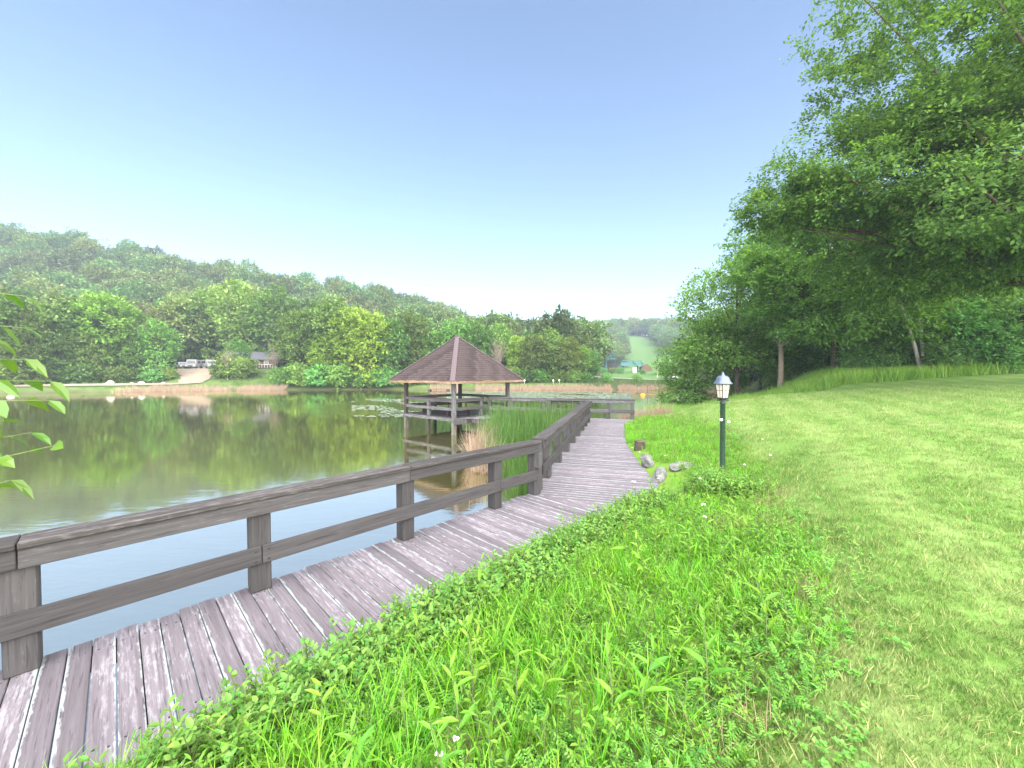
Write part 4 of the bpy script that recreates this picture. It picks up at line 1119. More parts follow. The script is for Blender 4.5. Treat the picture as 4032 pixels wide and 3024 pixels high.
def sprig_mesh(name, g, h, pairs, L, W, mat, stemmat, up=0.3, lean=0.25, alternate=False):
    V = []; F = []
    la = g.uniform(0, 6.283); ld = np.array([math.cos(la), math.sin(la), 0]) * lean * h
    stem = MB(); stem.tube([(0, 0, -0.03), tuple(ld * 0.3 + np.array([0, 0, h * 0.5])), tuple(ld + np.array([0, 0, h]))], [0.004, 0.003, 0.0015], 4, cap=False)
    az = g.uniform(0, 6.28)
    for i in range(pairs):
        f = 0.25 + 0.75 * (i + 0.5) / pairs
        p = ld * f * f + np.array([0, 0, h * f])
        for q in ((0,) if alternate else (0, math.pi)):
            a = az + q + g.uniform(-0.3, 0.3)
            d = np.array([math.cos(a), math.sin(a), up + 0.5 * f + g.uniform(-0.2, 0.3)])
            l = L * g.uniform(0.75, 1.2) * (1.05 - 0.35 * f)
            oval(V, F, p, d, np.array([0, 0, 1.0]) + g.normal(size=3) * 0.25, l, W * l / L, bend=g.uniform(0.05, 0.4))
        az += math.pi * (0.5 if not alternate else 0.76)
    oval(V, F, ld + np.array([0, 0, h]), ld * 0.5 + np.array([0.1, 0.05, h * 0.4]), np.array([0.3, 0.3, 1]), L * 0.7, W * 0.6)
    k = len(stem.v); nf = len(stem.f)
    return me_from(name, stem.v + [tuple(p) for p in V], stem.f + [tuple(k + i for i in f) for f in F], [stemmat, mat], False, [0] * nf + [1] * len(F))

def vetch_mesh(name, g, mat, stemmat):
    V = []; F = []; stem = MB()
    for _ in range(4):
        a = g.uniform(0, 6.283); h = g.uniform(0.16, 0.32); out = np.array([math.cos(a), math.sin(a), 0]); sd_ = np.array([-out[1], out[0], 0])
        pts = [out * h * 0.5 * f ** 1.4 + np.array([0, 0, h * (f - 0.25 * f * f)]) for f in np.linspace(0, 1, 5)]
        stem.tube([tuple(p) for p in pts], 0.0016, 3, cap=False)
        for f in np.linspace(0.25, 1, 8):
            p = out * h * 0.5 * f ** 1.4 + np.array([0, 0, h * (f - 0.25 * f * f)])
            for sg in (-1, 1):
                oval(V, F, p, sd_ * sg + out * 0.4 + np.array([0, 0, 0.25 + g.uniform(-0.2, 0.2)]), np.array([0, 0, 1.0]) + g.normal(size=3) * 0.2, 0.034 * g.uniform(0.8, 1.2), 0.015, bend=0.1)
    k = len(stem.v); nf = len(stem.f)
    return me_from(name, stem.v + [tuple(p) for p in V], stem.f + [tuple(k + i for i in f) for f in F], [stemmat, mat], False, [0] * nf + [1] * len(F))

def clover_mesh(name, g, mat, stemmat):
    V = []; F = []; stem = MB()
    for _ in range(7):
        x, y = g.normal(size=2) * 0.05; h = g.uniform(0.05, 0.13)
        stem.tube([(x * 0.5, y * 0.5, 0), (x, y, h)], 0.0012, 3, cap=False)
        a0 = g.uniform(0, 6.28)
        for q in range(3):
            a = a0 + q * 2.094
            oval(V, F, np.array([x, y, h]), np.array([math.cos(a), math.sin(a), 0.15]), np.array([0, 0, 1.0]) + g.normal(size=3) * 0.15, 0.026, 0.024, 0.05, 0.05)
    k = len(stem.v); nf = len(stem.f)
    return me_from(name, stem.v + [tuple(p) for p in V], stem.f + [tuple(k + i for i in f) for f in F], [stemmat, mat], False, [0] * nf + [1] * len(F))

g = np.random.default_rng(77)
SRC_GRASS = [blade_mesh('grass_tuft', g, 16, 0.16, 0.36, 0.007, 0.05, M['grass'], 0.75) for _ in range(3)] + [blade_mesh('grass_tuft', g, 12, 0.2, 0.42, 0.010, 0.05, M['grass'], 0.9) for _ in range(2)]
SRC_VETCH = [vetch_mesh('vetch', g, M['vetch'], M['greenstem']) for _ in range(4)]
SRC_CLOVER = [clover_mesh('clover', g, M['vetch'], M['greenstem']) for _ in range(3)]
SRC_LOW = [sprig_mesh('sprig', g, g.uniform(0.14, 0.26), 5, 0.048, 0.026, M['leaf_low'], M['greenstem'], 0.25, 0.4) for _ in range(5)]
SRC_LAWN = [blade_mesh('lawn_tuft', g, 24, 0.03, 0.075, 0.0042, 0.07, M['lawnblade'], 0.6, 2) for _ in range(4)]
SRC_WEED = [sprig_mesh('leafy_weed', g, g.uniform(0.12, 0.26), 8, g.uniform(0.05, 0.075), 0.017, M['weed'], M['greenstem'], 0.45, 0.35, True) for _ in range(5)]
SRC_STRAW = [blade_mesh('straw_tuft', g, 26, 0.06, 0.22, 0.003, 0.09, M['straw'], 1.6) for _ in range(3)]
SRC_MEADOW = [blade_mesh('meadow_tuft', g, 26, 0.5, 1.0, 0.022, 0.35, M['meadow'], 0.6) for _ in range(3)]
SRC_REEDD = [blade_mesh('dry_reed', g, 26, 0.6, 1.35, 0.022, 0.34, M['reed_dry'], 0.22, 3) for _ in range(3)]
SRC_REEDG = [blade_mesh('green_reed', g, 16, 1.3, 2.15, 0.020, 0.20, M['reed_green'], 0.28, 4) for _ in range(4)]
SRC_REEDN = [blade_mesh('dry_reed_near', g, 14, 0.8, 1.7, 0.013, 0.18, M['reed_dry'], 0.45, 4) for _ in range(3)]

def rots(n, tilt=0.15): return np.stack([rng.normal(size=n) * tilt, rng.normal(size=n) * tilt, rng.uniform(0, 6.283, n)], 1)
def fill(n, x0, x1, y0, y1): return rng.uniform(x0, x1, n), rng.uniform(y0, y1, n)
def deck_gap(X, Y):
    """distance of a point on the bank from the boardwalk's bank-side edge (positive: on the bank)"""
    P = np.stack([X, Y], -1)
    d1 = (P - (E1 + N1 * DW)) @ N1; d2 = (P - CORN_R) @ N2 - flare((P - CORN) @ D2)
    a = (P - CORN_R) @ mn
    d = np.where(a < 0, d1, d2)
    end = (P - (Q - D2 * 1.75)) @ D2
    return np.where(end > 0, np.minimum(d, (P - (Q)) @ N2 ), d)
def infront(X, Y, m=1.6): return (Y > 0.25) & (np.abs(X) < m * Y + 1.8)
def thin(X, Y, d0, p=1.0):
    """fewer, further away"""
    r_ = np.hypot(X, Y); return rng.random(len(X)) < np.minimum(1, (d0 / np.maximum(r_, 0.1)) ** p)
def clear_of_rocks(X, Y):
    s_ = (np.stack([X, Y], -1) - CORN_R) @ D2; k_ = (np.stack([X, Y], -1) - CORN_R) @ N2 - flare(s_ - 0.455)
    return ~((s_ > 1.1) & (s_ < 6.2) & (k_ < np.interp(s_, [1.1, 1.6, 3.0, 3.6, 6.2], [0.15, 0.6, 0.7, 0.4, 0.4])))
def put_stuff(name, X, Y, src, smin, smax, label, cat, lift=0.0, tilt=0.18, size=None):
    n = len(X); Z = np.maximum(ground(X, Y), WATER - 0.15) + lift
    sc = rng.uniform(smin, smax, n) * (size if size is not None else 1)
    return scatter(name, np.stack([X, Y, Z], 1), rots(n, tilt), sc, rng.integers(0, len(src), n), src, label=label, cat=cat)

# tall grass and weeds on the bank
X, Y = fill(90000, -4, 8, 0.5, 22)
vsd = veg_side(X, Y); dg = deck_gap(X, Y); dens = wob(X, Y, 1.7, 2.0)
k = (vsd < 0.05 + 0.12 * dens) & (dg > 0.05) & infront(X, Y) & thin(X, Y, 4.2, 1.0) & (rng.random(len(X)) < 0.30 + 0.25 * dens)
k &= clear_of_rocks(X, Y) | (rng.random(len(X)) < 0.15)
k &= (np.hypot(X - 4.36, Y - 7.75) > 0.25)
k &= (np.hypot(X - 1.1, Y - 1.75) > 0.35 * rng.random(len(X)) + 0.15)
put_stuff('bank_grass', X[k], Y[k], SRC_GRASS, 0.65, 1.25, 'bright green tall grass covering the bank beside the boardwalk', 'grass', size=np.clip(np.abs(vsd[k]) * 0.8 + 0.5, 0.5, 1.0) * np.interp(Y[k], [1.5, 3.0, 5.0, 12.0], [0.95, 0.85, 0.62, 0.75]))
X, Y = fill(50000, -4, 7, 0.5, 16)
vsd = veg_side(X, Y); dg = deck_gap(X, Y); dens = wob(X, Y, 1.3, 5.0)
k = clear_of_rocks(X, Y) & (vsd < 0.1) & (dg > 0.15) & infront(X, Y) & thin(X, Y, 4.5, 1.0) & (rng.random(len(X)) < 0.25 + 0.3 * dens)
put_stuff('vetch_plants', X[k], Y[k], SRC_VETCH, 0.38, 0.68, 'feathery vetch mixed into the tall grass of the bank', 'vetch')
X, Y = fill(70000, -4, 8, 0.5, 20)
vsd = veg_side(X, Y); dg = deck_gap(X, Y); dens = wob(X, Y, 1.9, 7.0)
k = clear_of_rocks(X, Y) & (vsd < 0.0 + 0.15 * dens) & (dg > 0.35) & infront(X, Y) & thin(X, Y, 4.2, 1.0) & (rng.random(len(X)) < 0.72 + 0.25 * dens)
put_stuff('bank_weeds', X[k], Y[k], SRC_WEED, 0.6, 1.3, 'lime green leafy weeds filling the bank between boardwalk and lawn', 'weeds', tilt=0.35, size=np.clip(np.abs(vsd[k]) * 0.9 + 0.65, 0.6, 1.0))
X, Y = fill(60000, -4.5, 4.5, 0.5, 8.5)
dg = deck_gap(X, Y); dens = wob(X, Y, 2.3, 1.0)
k = (dg > np.interp(Y, [1.5, 2.6, 4.0], [0.60, 0.36, 0.06])) & (dg < 1.05 + 0.35 * dens - 0.05 * np.clip(Y - 3, 0, 9)) & (veg_side(X, Y) < 0) & infront(X, Y) & thin(X, Y, 3.6, 1.0) & (Y < 7.2)
sz = np.clip(0.75 + 0.65 * np.sin(np.clip(dg / 1.0, 0, 1) * math.pi), 0.7, 1.4)
put_stuff('bank_shrubbery', X[k], Y[k], SRC_LOW, 0.85, 1.35, 'low leafy shrubbery spilling over the edge of the boardwalk', 'shrubbery', size=sz[k], tilt=0.28)
X, Y = fill(24000, -2, 4, 0.6, 5)
vsd = veg_side(X, Y)
k = (np.abs(vsd + 0.05) < 0.4) & infront(X, Y) & thin(X, Y, 2.2, 1.3) & (rng.random(len(X)) < 0.16)
put_stuff('clover_patch', X[k], Y[k], SRC_CLOVER, 0.35, 0.62, 'clover growing where the rough bank meets the lawn', 'clover')
X, Y = fill(9000, -1.5, 4, 0.7, 6)
vsd = veg_side(X, Y)
k = (vsd < 0.15) & (vsd > -0.75) & infront(X, Y) & (wob(X, Y, 2.6, 3.0) > 0.3) & (rng.random(len(X)) < 0.3)
put_stuff('dry_grass', X[k], Y[k], SRC_STRAW, 0.7, 1.3, 'brown dry grass lying between the weeds and the lawn', 'dry grass', tilt=0.5)
# mown lawn
X, Y = fill(330000, -2, 22, 0.4, 20)
vsd = veg_side(X, Y)
k = (vsd > -0.25) & infront(X, Y) & thin(X, Y, 3.0, 1.55)
put_stuff('lawn_grass', X[k], Y[k], SRC_LAWN, 0.75, 1.25, 'short mown lawn grass with pale dry blades', 'grass', tilt=0.3, size=np.clip(0.7 + 0.06 * np.hypot(X[k], Y[k]), 0.8, 1.9) * (1 + 0.35 * sstep(0.7, 0.0, np.abs(vsd[k]))))
# rough grass below the woodland on the right, and along the far banks
X, Y = fill(16000, 12, 46, 18, 34)
edge = Y - (27.5 - 0.18 * (X - 12))
k = (edge > -0.4) & (edge < 7) & (X / Y < 1.6) & (X + 0.25 * (Y - 25) < 38)
put_stuff('meadow_grass', X[k], Y[k], SRC_MEADOW, 0.6, 1.2, 'uncut meadow grass along the edge of the right-hand woodland', 'grass')
X, Y = fill(30000, -110, 45, 60, 125)
s_ = shore_distance(X, Y)
k = (s_ > 1.8) & (s_ < 16) & (Y > 58) & (ground(X, Y) < 3.2) & (rng.random(len(X)) < 0.30) & ~((np.abs(X + 74) < 9) & (Y > 78)) & (np.hypot(X + 68, Y - 81) > 3.5)
kk = (X > -60) | (s_ > 7.5) | (s_ < 3.2)
k &= kk
SRC_SHORE = [blade_mesh('shore_tuft', g, 26, 0.5, 1.0, 0.022, 0.35, M['shoregrass'], 0.6) for _ in range(3)]
put_stuff('shore_grass', X[k], Y[k], SRC_SHORE, 0.5, 0.9, 'green grass on the banks of the far shore', 'grass')
# reeds
X, Y = fill(90000, -105, 40, 50, 84)
s_ = shore_distance(X, Y)
band = ((X > -72) & (X < -56)) | ((X > -54.5) & (X < -46.5)) | ((X > -17) & (X < -11)) | ((X > -7.5) & (X < 33))
band &= ~((X > 20.5) & (X < 22))
k = band & (s_ > -1.3) & (s_ < 1.3) & (rng.random(len(X)) < 0.65 + 0.3 * wob(X, Y, 0.7))
put_stuff('dry_reeds', X[k], Y[k], SRC_REEDD, 0.5, 0.9, 'dry tan reed bed along the far waterline', 'reeds', tilt=0.06, lift=0.05)
def reed_area(n, poly_fn): 
    X, Y = fill(n, -3, 9, 9, 24); k = poly_fn(X, Y); return X[k], Y[k]
line2 = lambda X, Y: (np.stack([X, Y], -1) - CORN) @ N2          # negative: on the water side of the second run
line3 = lambda X, Y: (np.stack([X, Y], -1) - T3) @ D2
X, Y = fill(30000, -4, 6, 8, 22)
a = line2(X, Y); b = line3(X, Y) + DW
k = (a < -0.12) & (a > -0.5 - np.interp(Y, [8.5, 11, 13, 19], [0.2, 0.7, 2.3, 4.2])) & (b < -0.1) & (rng.random(len(X)) < 0.085 + 0.07 * wob(X, Y, 1.5))
k &= (Y > 8.6)
put_stuff('green_cattails', X[k], Y[k], SRC_REEDG, 0.72, 1.0, 'tall green cattails growing between the boardwalk and the gazebo', 'cattails', tilt=0.08, lift=0.0, size=np.interp(Y[k], [8.5, 12, 15, 18], [0.55, 0.78, 1.05, 1.2]))
X, Y = fill(5200, -2.6, 3.2, 9.5, 18)
a = line2(X, Y)
edge = -0.5 - np.interp(Y, [8.5, 11, 13, 19], [0.2, 0.7, 2.3, 4.2])
k = (a < edge + 0.3) & (a > edge - 0.45) & (rng.random(len(X)) < 0.5) & (Y > 12.2) & (Y < 15.4)
put_stuff('dry_cattails', X[k], Y[k], SRC_REEDN, 0.6, 1.05, 'bleached dry cattail stalks in front of the gazebo piles', 'cattails', tilt=0.22, lift=0.2)
X, Y = fill(2600, 5.5, 11, 20.6, 27)
s_ = shore_distance(X, Y)
k = (s_ > -1.5) & (s_ < 0.6) & (X + Y * 0.2 > 10.5) & (X < 8.9)
put_stuff('dry_reeds_by_platform', X[k], Y[k], SRC_REEDN, 0.6, 0.95, 'dry reeds standing right of the end platform', 'reeds', tilt=0.1, lift=0.15)

# lily pads
def pad_mesh(g):
    m = MB(); n = 9; a0 = g.uniform(0, 6.28); r_ = [g.uniform(0.85, 1.1) for _ in range(n)]
    V = [(0, 0, 0.0)] + [(0.13 * r_[i] * math.cos(a0 + 5.9 * i / (n - 1)), 0.13 * r_[i] * math.sin(a0 + 5.9 * i / (n - 1)), g.uniform(0.0, 0.022)) for i in range(n)]
    m.add(V, [(0, i, i + 1) for i in range(1, n)])
    return m.mesh('lily_pad', M['pad'])
SRC_PAD = [pad_mesh(g) for _ in range(4)]
X, Y = fill(60000, -22, 26, 26, 72)
u_ = X / Y * 831
w1 = (Y > 48) & (Y < 70) & (u_ > -140) & (u_ < 255) & (wob(X, Y, 0.16, 1.0) > -0.55)
w2 = (Y > 29) & (Y < 50) & (u_ > -345) & (u_ < -120 - (50 - Y) * 3) & (wob(X, Y, 0.45, 4.0) > 0.0)
k = (w1 & (rng.random(len(X)) < 0.85)) | (w2 & (rng.random(len(X)) < 0.35))
n = int(k.sum())
scatter('lily_pads', np.stack([X[k], Y[k], np.full(n, WATER + 0.006)], 1), rots(n, 0.05), rng.uniform(0.7, 1.7, n), rng.integers(0, 4, n), SRC_PAD, label='pale lily pads floating on the middle of the pond', cat='lily pads')

# ------------------------------------------------------------------ single weeds with long lance-shaped leaves
g = np.random.default_rng(99)
LANCE = [sprig_mesh('lance_weed', g, h, 9, 0.15, 0.032, M['leaf_lance'], M['greenstem'], 0.35, 0.2, True) for h in (0.34, 0.42, 0.50, 0.38)]
spots = []
while len(spots) < 46:
    x, y = random.uniform(-1.6, 3.4), random.uniform(1.15, 5.6)
    if abs(x) > 1.2 * y or veg_side(np.array([x]), np.array([y]))[0] > -0.12 or deck_gap(np.array([x]), np.array([y]))[0] < 0.45: continue
    if any(math.hypot(x - a, y - b) < 0.16 for a, b in spots): continue
    spots.append((x, y))
for i, (x, y) in enumerate(spots):
    o = part('lance_leaved_weed', LANCE[i % 4], None, Matrix.Translation((x, y, gz(x, y))) @ Euler((random.uniform(-.12, .12), random.uniform(-.12, .12), random.uniform(0, 6.28))).to_matrix().to_4x4() @ Matrix.Scale(random.uniform(0.8, 1.15), 4))
    tag(o, 'upright weed with long pointed yellow-green leaves on the near bank', 'weed', 'lance-leaved weeds on the near bank')
# clover flowers
def flower_mesh(g):
    m = MB(); m.tube([(0, 0, 0), (0.004, 0.002, 0.13), (0.0, 0.0, 0.27)], 0.0018, 4, 0)
    for i in range(26):
        d = unit(g.normal(size=(1, 3)))[0]; d[2] = abs(d[2]) * 0.9 + 0.05; p = Vector((0, 0, 0.275)) + Vector(d) * 0.006; e = p + Vector(d) * 0.013
        s = Vector(d).orthogonal().normalized() * 0.004; w_ = Vector(d).cross(s).normalized() * 0.004
        m.add([p, p.lerp(e, 0.6) + s, e, p.lerp(e, 0.6) - s], [(0, 1, 2, 3)], 1); m.add([p, p.lerp(e, 0.6) + w_, e, p.lerp(e, 0.6) - w_], [(0, 1, 2, 3)], 1)
    return m.mesh('clover_flower', [M['greenstem'], M['petal']])
FL = [flower_mesh(g) for _ in range(2)]
for i, (x, y, s, lb) in enumerate([(-0.36, 1.62, 1.0, 'pale pink clover head low at the bottom of the picture'), (-0.31, 1.74, 0.9, 'smaller pink clover head just above the lowest one'), (2.1, 4.3, 1.2, 'pink clover pair head in the grass below the lamp post'), (2.3, 4.4, 1.4, None),
                                   (2.4, 7.6, 1.3, None), (2.3, 7.1, 1.4, None), (2.65, 6.9, 1.3, None), (2.9, 9.4, 1.3, None), (3.4, 10.2, 1.3, None), (3.7, 9.2, 1.2, None), (5.4, 8.3, 1.2, None), (4.0, 6.6, 1.3, None), (3.1, 6.2, 1.2, None), (4.7, 6.9, 1.2, None), (3.5, 11.0, 1.3, None)]):
    o = part('clover_flower', FL[i % 2], None, Matrix.Translation((x, y, gz(x, y) + 0.03)) @ Euler((random.uniform(-.2, .2), random.uniform(-.2, .2), random.uniform(0, 6))).to_matrix().to_4x4() @ Matrix.Scale(s, 4))
    tag(o, lb or 'small white clover head in the tall grass near the lamp post', 'flower', None if lb else 'white clover heads around the lamp post')

# ------------------------------------------------------------------ sapling reaching in from the left
sx, sy = -3.25, 1.25
sap = thing('sapling', (sx, sy, gz(sx, sy)), 'young broad-leaved sapling whose twigs hang in at the left edge', 'sapling')
tr_ = MB(); z0 = gz(sx, sy)
tr_.tube([(sx, sy, z0 - 0.1), (sx + 0.03, sy + 0.05, z0 + 1.1), (sx + 0.10, sy + 0.16, z0 + 2.3), (sx + 0.05, sy + 0.2, z0 + 3.0)], [0.028, 0.022, 0.014, 0.006], 8)
tr_.part('trunk', M['bark'], sap, Matrix.Translation((sx, sy, z0)))
g = np.random.default_rng(5)
# twig end points (x, y, z) in metres
twigs = [((-3.17, 1.42, 2.05), (-2.44, 2.05, 2.14)), ((-3.18, 1.38, 1.55), (-2.40, 2.03, 1.90)), ((-3.15, 1.45, 2.45), (-2.52, 2.02, 2.52)), ((-3.15, 1.45, 2.2), (-2.62, 2.10, 2.36)), ((-3.18, 1.38, 1.8), (-2.62, 2.0, 2.03)), ((-3.2, 1.35, 1.35), (-2.62, 2.02, 1.72)), ((-3.15, 1.45, 2.6), (-2.60, 2.1, 2.70)), ((-3.17, 1.42, 2.15), (-2.55, 2.15, 2.24)), ((-3.15, 1.45, 2.4), (-2.66, 2.0, 2.46)), ((-3.18, 1.38, 1.7), (-2.6, 2.1, 1.96))]
for a, b in twigs:
    a = Vector(a) + Vector((0, 0, 0.10)); b = Vector(b) + Vector((-0.03, 0, 0.12)); m = MB(); mid = a.lerp(b, 0.5) + Vector((0, 0, 0.07))
    m.tube([a, mid, b], [0.006, 0.004, 0.002], 5); br = m.part('branch', M['greenstem'], sap, Matrix.Translation(a))
    for i, f in enumerate(np.linspace(0.45, 1.0, 7)):
        p = (a.lerp(mid, f * 2) if f < 0.5 else mid.lerp(b, f * 2 - 1)); V = []; F = []
        dr = (b - a).normalized(); sd_ = Vector((-dr.y, dr.x, 0)) * (1 if i % 2 else -1)
        d = np.array(dr * 0.6 + sd_ * g.uniform(0.3, 0.9) + Vector((0, 0, g.uniform(-0.9, 0.0))))
        oval(V, F, np.zeros(3), d, np.array([g.normal() * 0.5, g.normal() * 0.5 - 0.2, 1.0]), 0.10 * g.uniform(0.7, 1.2), 0.062 * g.uniform(0.85, 1.15), 0.12, g.uniform(0.2, 0.6))
        part('leaf', me_from('leaf', V, F, M['leaf_sap']), br, Matrix.Translation(p))

# ------------------------------------------------------------------ vehicles and cabin across the pond
def vehicle(name, loc, rz, L, W, prof, glassz, mat, label, cat='car'):
    """prof: side outline (x, z, half width factor); nose towards local -Y after rotation"""
    t = thing(name, loc, label, cat, None, rz); mt = WM[t.name]
    V = []; F = []; n = len(prof)
    for s in (-1, 1):
        for x, z, wf in prof: V.append((s * W / 2 * wf, x * L - L / 2, z))
    for i in range(n): j = (i + 1) % n; F.append((i, j, n + j, n + i))
    F.append(tuple(reversed(range(n)))); F.append(tuple(range(n, 2 * n)))
    part('body', me_from('body', V, F, mat), t, mt)
    (xa, za), (xb, zb) = glassz                                   # windscreen line
    m = MB(); w0, w1 = W * 0.42, W * 0.36
    A = [(-w0, xa * L - L / 2 - 0.03, za), (w0, xa * L - L / 2 - 0.03, za), (w1, xb * L - L / 2 - 0.03, zb), (-w1, xb * L - L / 2 - 0.03, zb)]
    m.add(A + [(p[0], p[1] + 0.05, p[2]) for p in A], [(0, 1, 2, 3), (7, 6, 5, 4), (0, 4, 5, 1), (2, 6, 7, 3)])
    part('windscreen', m.mesh('windscreen', M['glass_dark']), t, mt)
    for s in (-1, 1):
        m = MB(); m.box((s * (W / 2 * 0.9 + 0.012), 0.08 * L, za + (zb - za) * 0.5), (0.03, L * 0.42, (zb - za) * 0.62))
        part('side_window', m.mesh('side_window', M['glass_dark']), t, mt)
        m = MB(); m.box((s * W * 0.34, -L / 2 - 0.02, 0.72), (0.34, 0.06, 0.17)); part('headlight', m.mesh('headlight', M['chrome']), t, mt)
        for y in (-0.31, 0.31):
            m = MB(); m.lathe([(0.2, -0.1), (0.33, -0.11), (0.34, 0), (0.33, 0.11), (0.2, 0.1)], 16)
            part('wheel', m.mesh('wheel', M['tyre']), t, mt @ Matrix.Translation((s * (W / 2 - 0.1), y * L, 0.34)) @ Matrix.Rotation(R(90), 4, 'Y'))
    m = MB(); m.box((0, -L / 2 - 0.015, 0.62), (W * 0.42, 0.05, 0.2)); m.box((0, -L / 2 - 0.02, 0.36), (W * 0.9, 0.08, 0.16)); part('bumper', m.mesh('bumper', M['tyre']), t, mt)
    return t
SUV = [(0.0, 0.35, .95), (0.0, 0.85, .92), (0.06, 0.98, .9), (0.26, 1.05, .92), (0.38, 1.62, .78), (0.55, 1.72, .78), (0.88, 1.68, .78), (0.98, 1.1, .9), (1.0, 0.4, .95)]
VAN = [(0.0, 0.4, .96), (0.0, 1.0, .94), (0.10, 1.22, .93), (0.20, 2.05, .86), (0.28, 2.25, .88), (0.97, 2.25, .88), (1.0, 2.1, .9), (1.0, 0.4, .96)]
def veh_at(xp, Y): 
    x = px(xp, Y); return (x, Y, gz(x, Y) + 0.16)
face = lambda xp: -math.atan2(px(xp, 1.0), 1.0)
vehicle('parked_car', veh_at(394, 99), face(394) + R(12), 4.4, 1.85, SUV, ((0.26, 1.08), (0.38, 1.6)), M['silver'], 'silver car parked at the left of the far shore clearing')
vehicle('parked_van', veh_at(419, 98), face(419) + R(-14), 5.2, 2.2, VAN, ((0.10, 1.25), (0.20, 2.0)), M['shaded_white'], 'white van parked beside the silver car', 'van')
vehicle('parked_van', veh_at(452, 100), face(452) + R(16), 5.6, 2.2, VAN, ((0.10, 1.25), (0.20, 2.0)), M['shaded_white'], 'white van half hidden behind the tree left of the cabin', 'van')

cx_, cy_ = px(546, 101), 101.0; cz_ = gz(cx_, cy_) - 0.1
cab = thing('cabin', (cx_, cy_, cz_), 'brown wooden cabin with grey roof among the far shore trees', 'cabin', None, R(30))
cm_ = WM[cab.name]
m = MB(); m.add([(-5, -3, 0), (5, -3, 0), (5, 3, 0), (-5, 3, 0), (-5, -3, 2.9), (5, -3, 2.9), (5, 3, 2.9), (-5, 3, 2.9), (-5, 0, 4.6), (5, 0, 4.6)],
                [(0, 1, 5, 4), (2, 3, 7, 6), (1, 2, 6, 9, 5), (3, 0, 4, 8, 7)])
part('wall', m.mesh('wall', M['brownwall']), cab, cm_)
for s in (-1, 1):
    m = MB(); m.add([(-5.6, s * 3.7, 2.55), (5.6, s * 3.7, 2.55), (5.6, 0, 4.72), (-5.6, 0, 4.72), (-5.6, s * 3.7, 2.42), (5.6, s * 3.7, 2.42), (5.6, 0, 4.6), (-5.6, 0, 4.6)],
                    [(0, 1, 2, 3), (7, 6, 5, 4), (0, 4, 5, 1), (0, 3, 7, 4), (1, 5, 6, 2)])
    part('roof_slope', m.mesh('roof_slope', M['greyroof']), cab, cm_)
for wx in (1.2, 3.2):
    m = MB(); m.box((wx, -3.03, 1.75), (1.0, 0.06, 1.1)); wi = part('window', m.mesh('window', M['white']), cab, cm_)
    m = MB(); m.box((wx, -3.06, 1.75), (0.78, 0.05, 0.88)); part('pane', m.mesh('pane', M['glass_dark']), wi, cm_)
m = MB(); m.box((-0.6, -3.03, 1.1), (0.95, 0.06, 2.1)); part('door', m.mesh('door', M['gdark']), cab, cm_)
m = MB(); m.box((0, -4.1, 0.3), (9.6, 2.1, 0.16)); po = part('porch_floor', m.mesh('porch_floor', M['gwood']), cab, cm_)
m = MB(); m.box((0, -5.1, 1.25), (9.6, 0.08, 0.08)); part('porch_rail', m.mesh('porch_rail', M['white']), po, cm_)
for i in range(17):
    m = MB(); m.box((-4.7 + i * 0.5875, -5.1, 0.8), (0.07, 0.06, 0.82)); part('baluster', m.mesh('baluster', M['white']), po, cm_)

for i, (xp, Y, s, lb) in enumerate([(22, 65.5, .7, 'pale boulder furthest left on the far shore track'), (238, 75.5, 1.0, 'largest pale boulder on the far shore track'), (305, 77.5, .8, 'pale boulder between the largest boulder and the drive'), (352, 79.5, .5, 'small pale stone beside the dirt drive'), (285, 77, .45, 'small stone just left of a pale boulder')]):
    x = px(xp, Y); boulder((x, Y, gz(x, Y) + 0.2 * s), (0.9 * s, 0.6 * s, 0.55 * s), 20 + i, M['palerock'], lb, cuts=2)

# floating dock, markers on the dam, buoy
x = px(948, 76); dk = thing('floating_dock', (x, 76, WATER), 'low grey floating dock below the far bank behind the gazebo', 'dock')
for k in range(5): beam('dock_board', dk, (x - 2.2, 75.4 + k * 0.3, WATER + 0.28), (x + 2.2, 75.4 + k * 0.3, WATER + 0.28), 0.28, 0.05, M['gwood'])
for k in (-1.8, 1.8): beam('float', dk, (x + k, 75.2, WATER + 0.1), (x + k, 76.8, WATER + 0.1), 0.4, 0.3, M['gdark'])
for xp, Y, lb in ((1133, 84.5, 'white marker post on the dam right of the gazebo eave'), (1195, 84.5, 'white marker post in the middle of the far dam'), (1208, 85, 'white marker post to the right of the middle dam marker')):
    x = px(xp, Y); z = gz(x, Y); m = MB(); m.lathe([(0.07, -0.2), (0.07, 0.6), (0.14, 0.62), (0.17, 0.78), (0.13, 0.95), (0.04, 1.0)], 10)
    tag(part('marker_post', m.mesh('marker_post', M['white'], True), None, Matrix.Translation((x, Y, z))), lb, 'marker')
x, Y = px(1389, 59), 59.0
by = thing('buoy', (x, Y, WATER), 'yellow buoy with a pale pole floating at the pond end', 'buoy')
m = MB(); m.lathe([(0.12, -0.12), (0.34, -0.06), (0.36, 0.08), (0.3, 0.2), (0.08, 0.25)], 16); part('float', m.mesh('float', M['yellow'], True), by, Matrix.Translation((x, Y, WATER)))
m = MB(); m.tube([(0.4, 0, 0.2), (1.2, 0, 0.12), (2.1, 0.1, 0.0)], 0.07, 6); part('pole', m.mesh('pole', M['straw'], True), by, Matrix.Translation((x, Y, WATER)))
m = MB(); m.tube([(0.7, 0, 0.2), (0.72, 0, 1.5)], 0.025, 5); m.tube([(1.35, 0, 0.1), (1.2, 0, 1.4)], 0.02, 5); part('rod', m.mesh('rod', M['gwood']), by, Matrix.Translation((x, Y, WATER)))

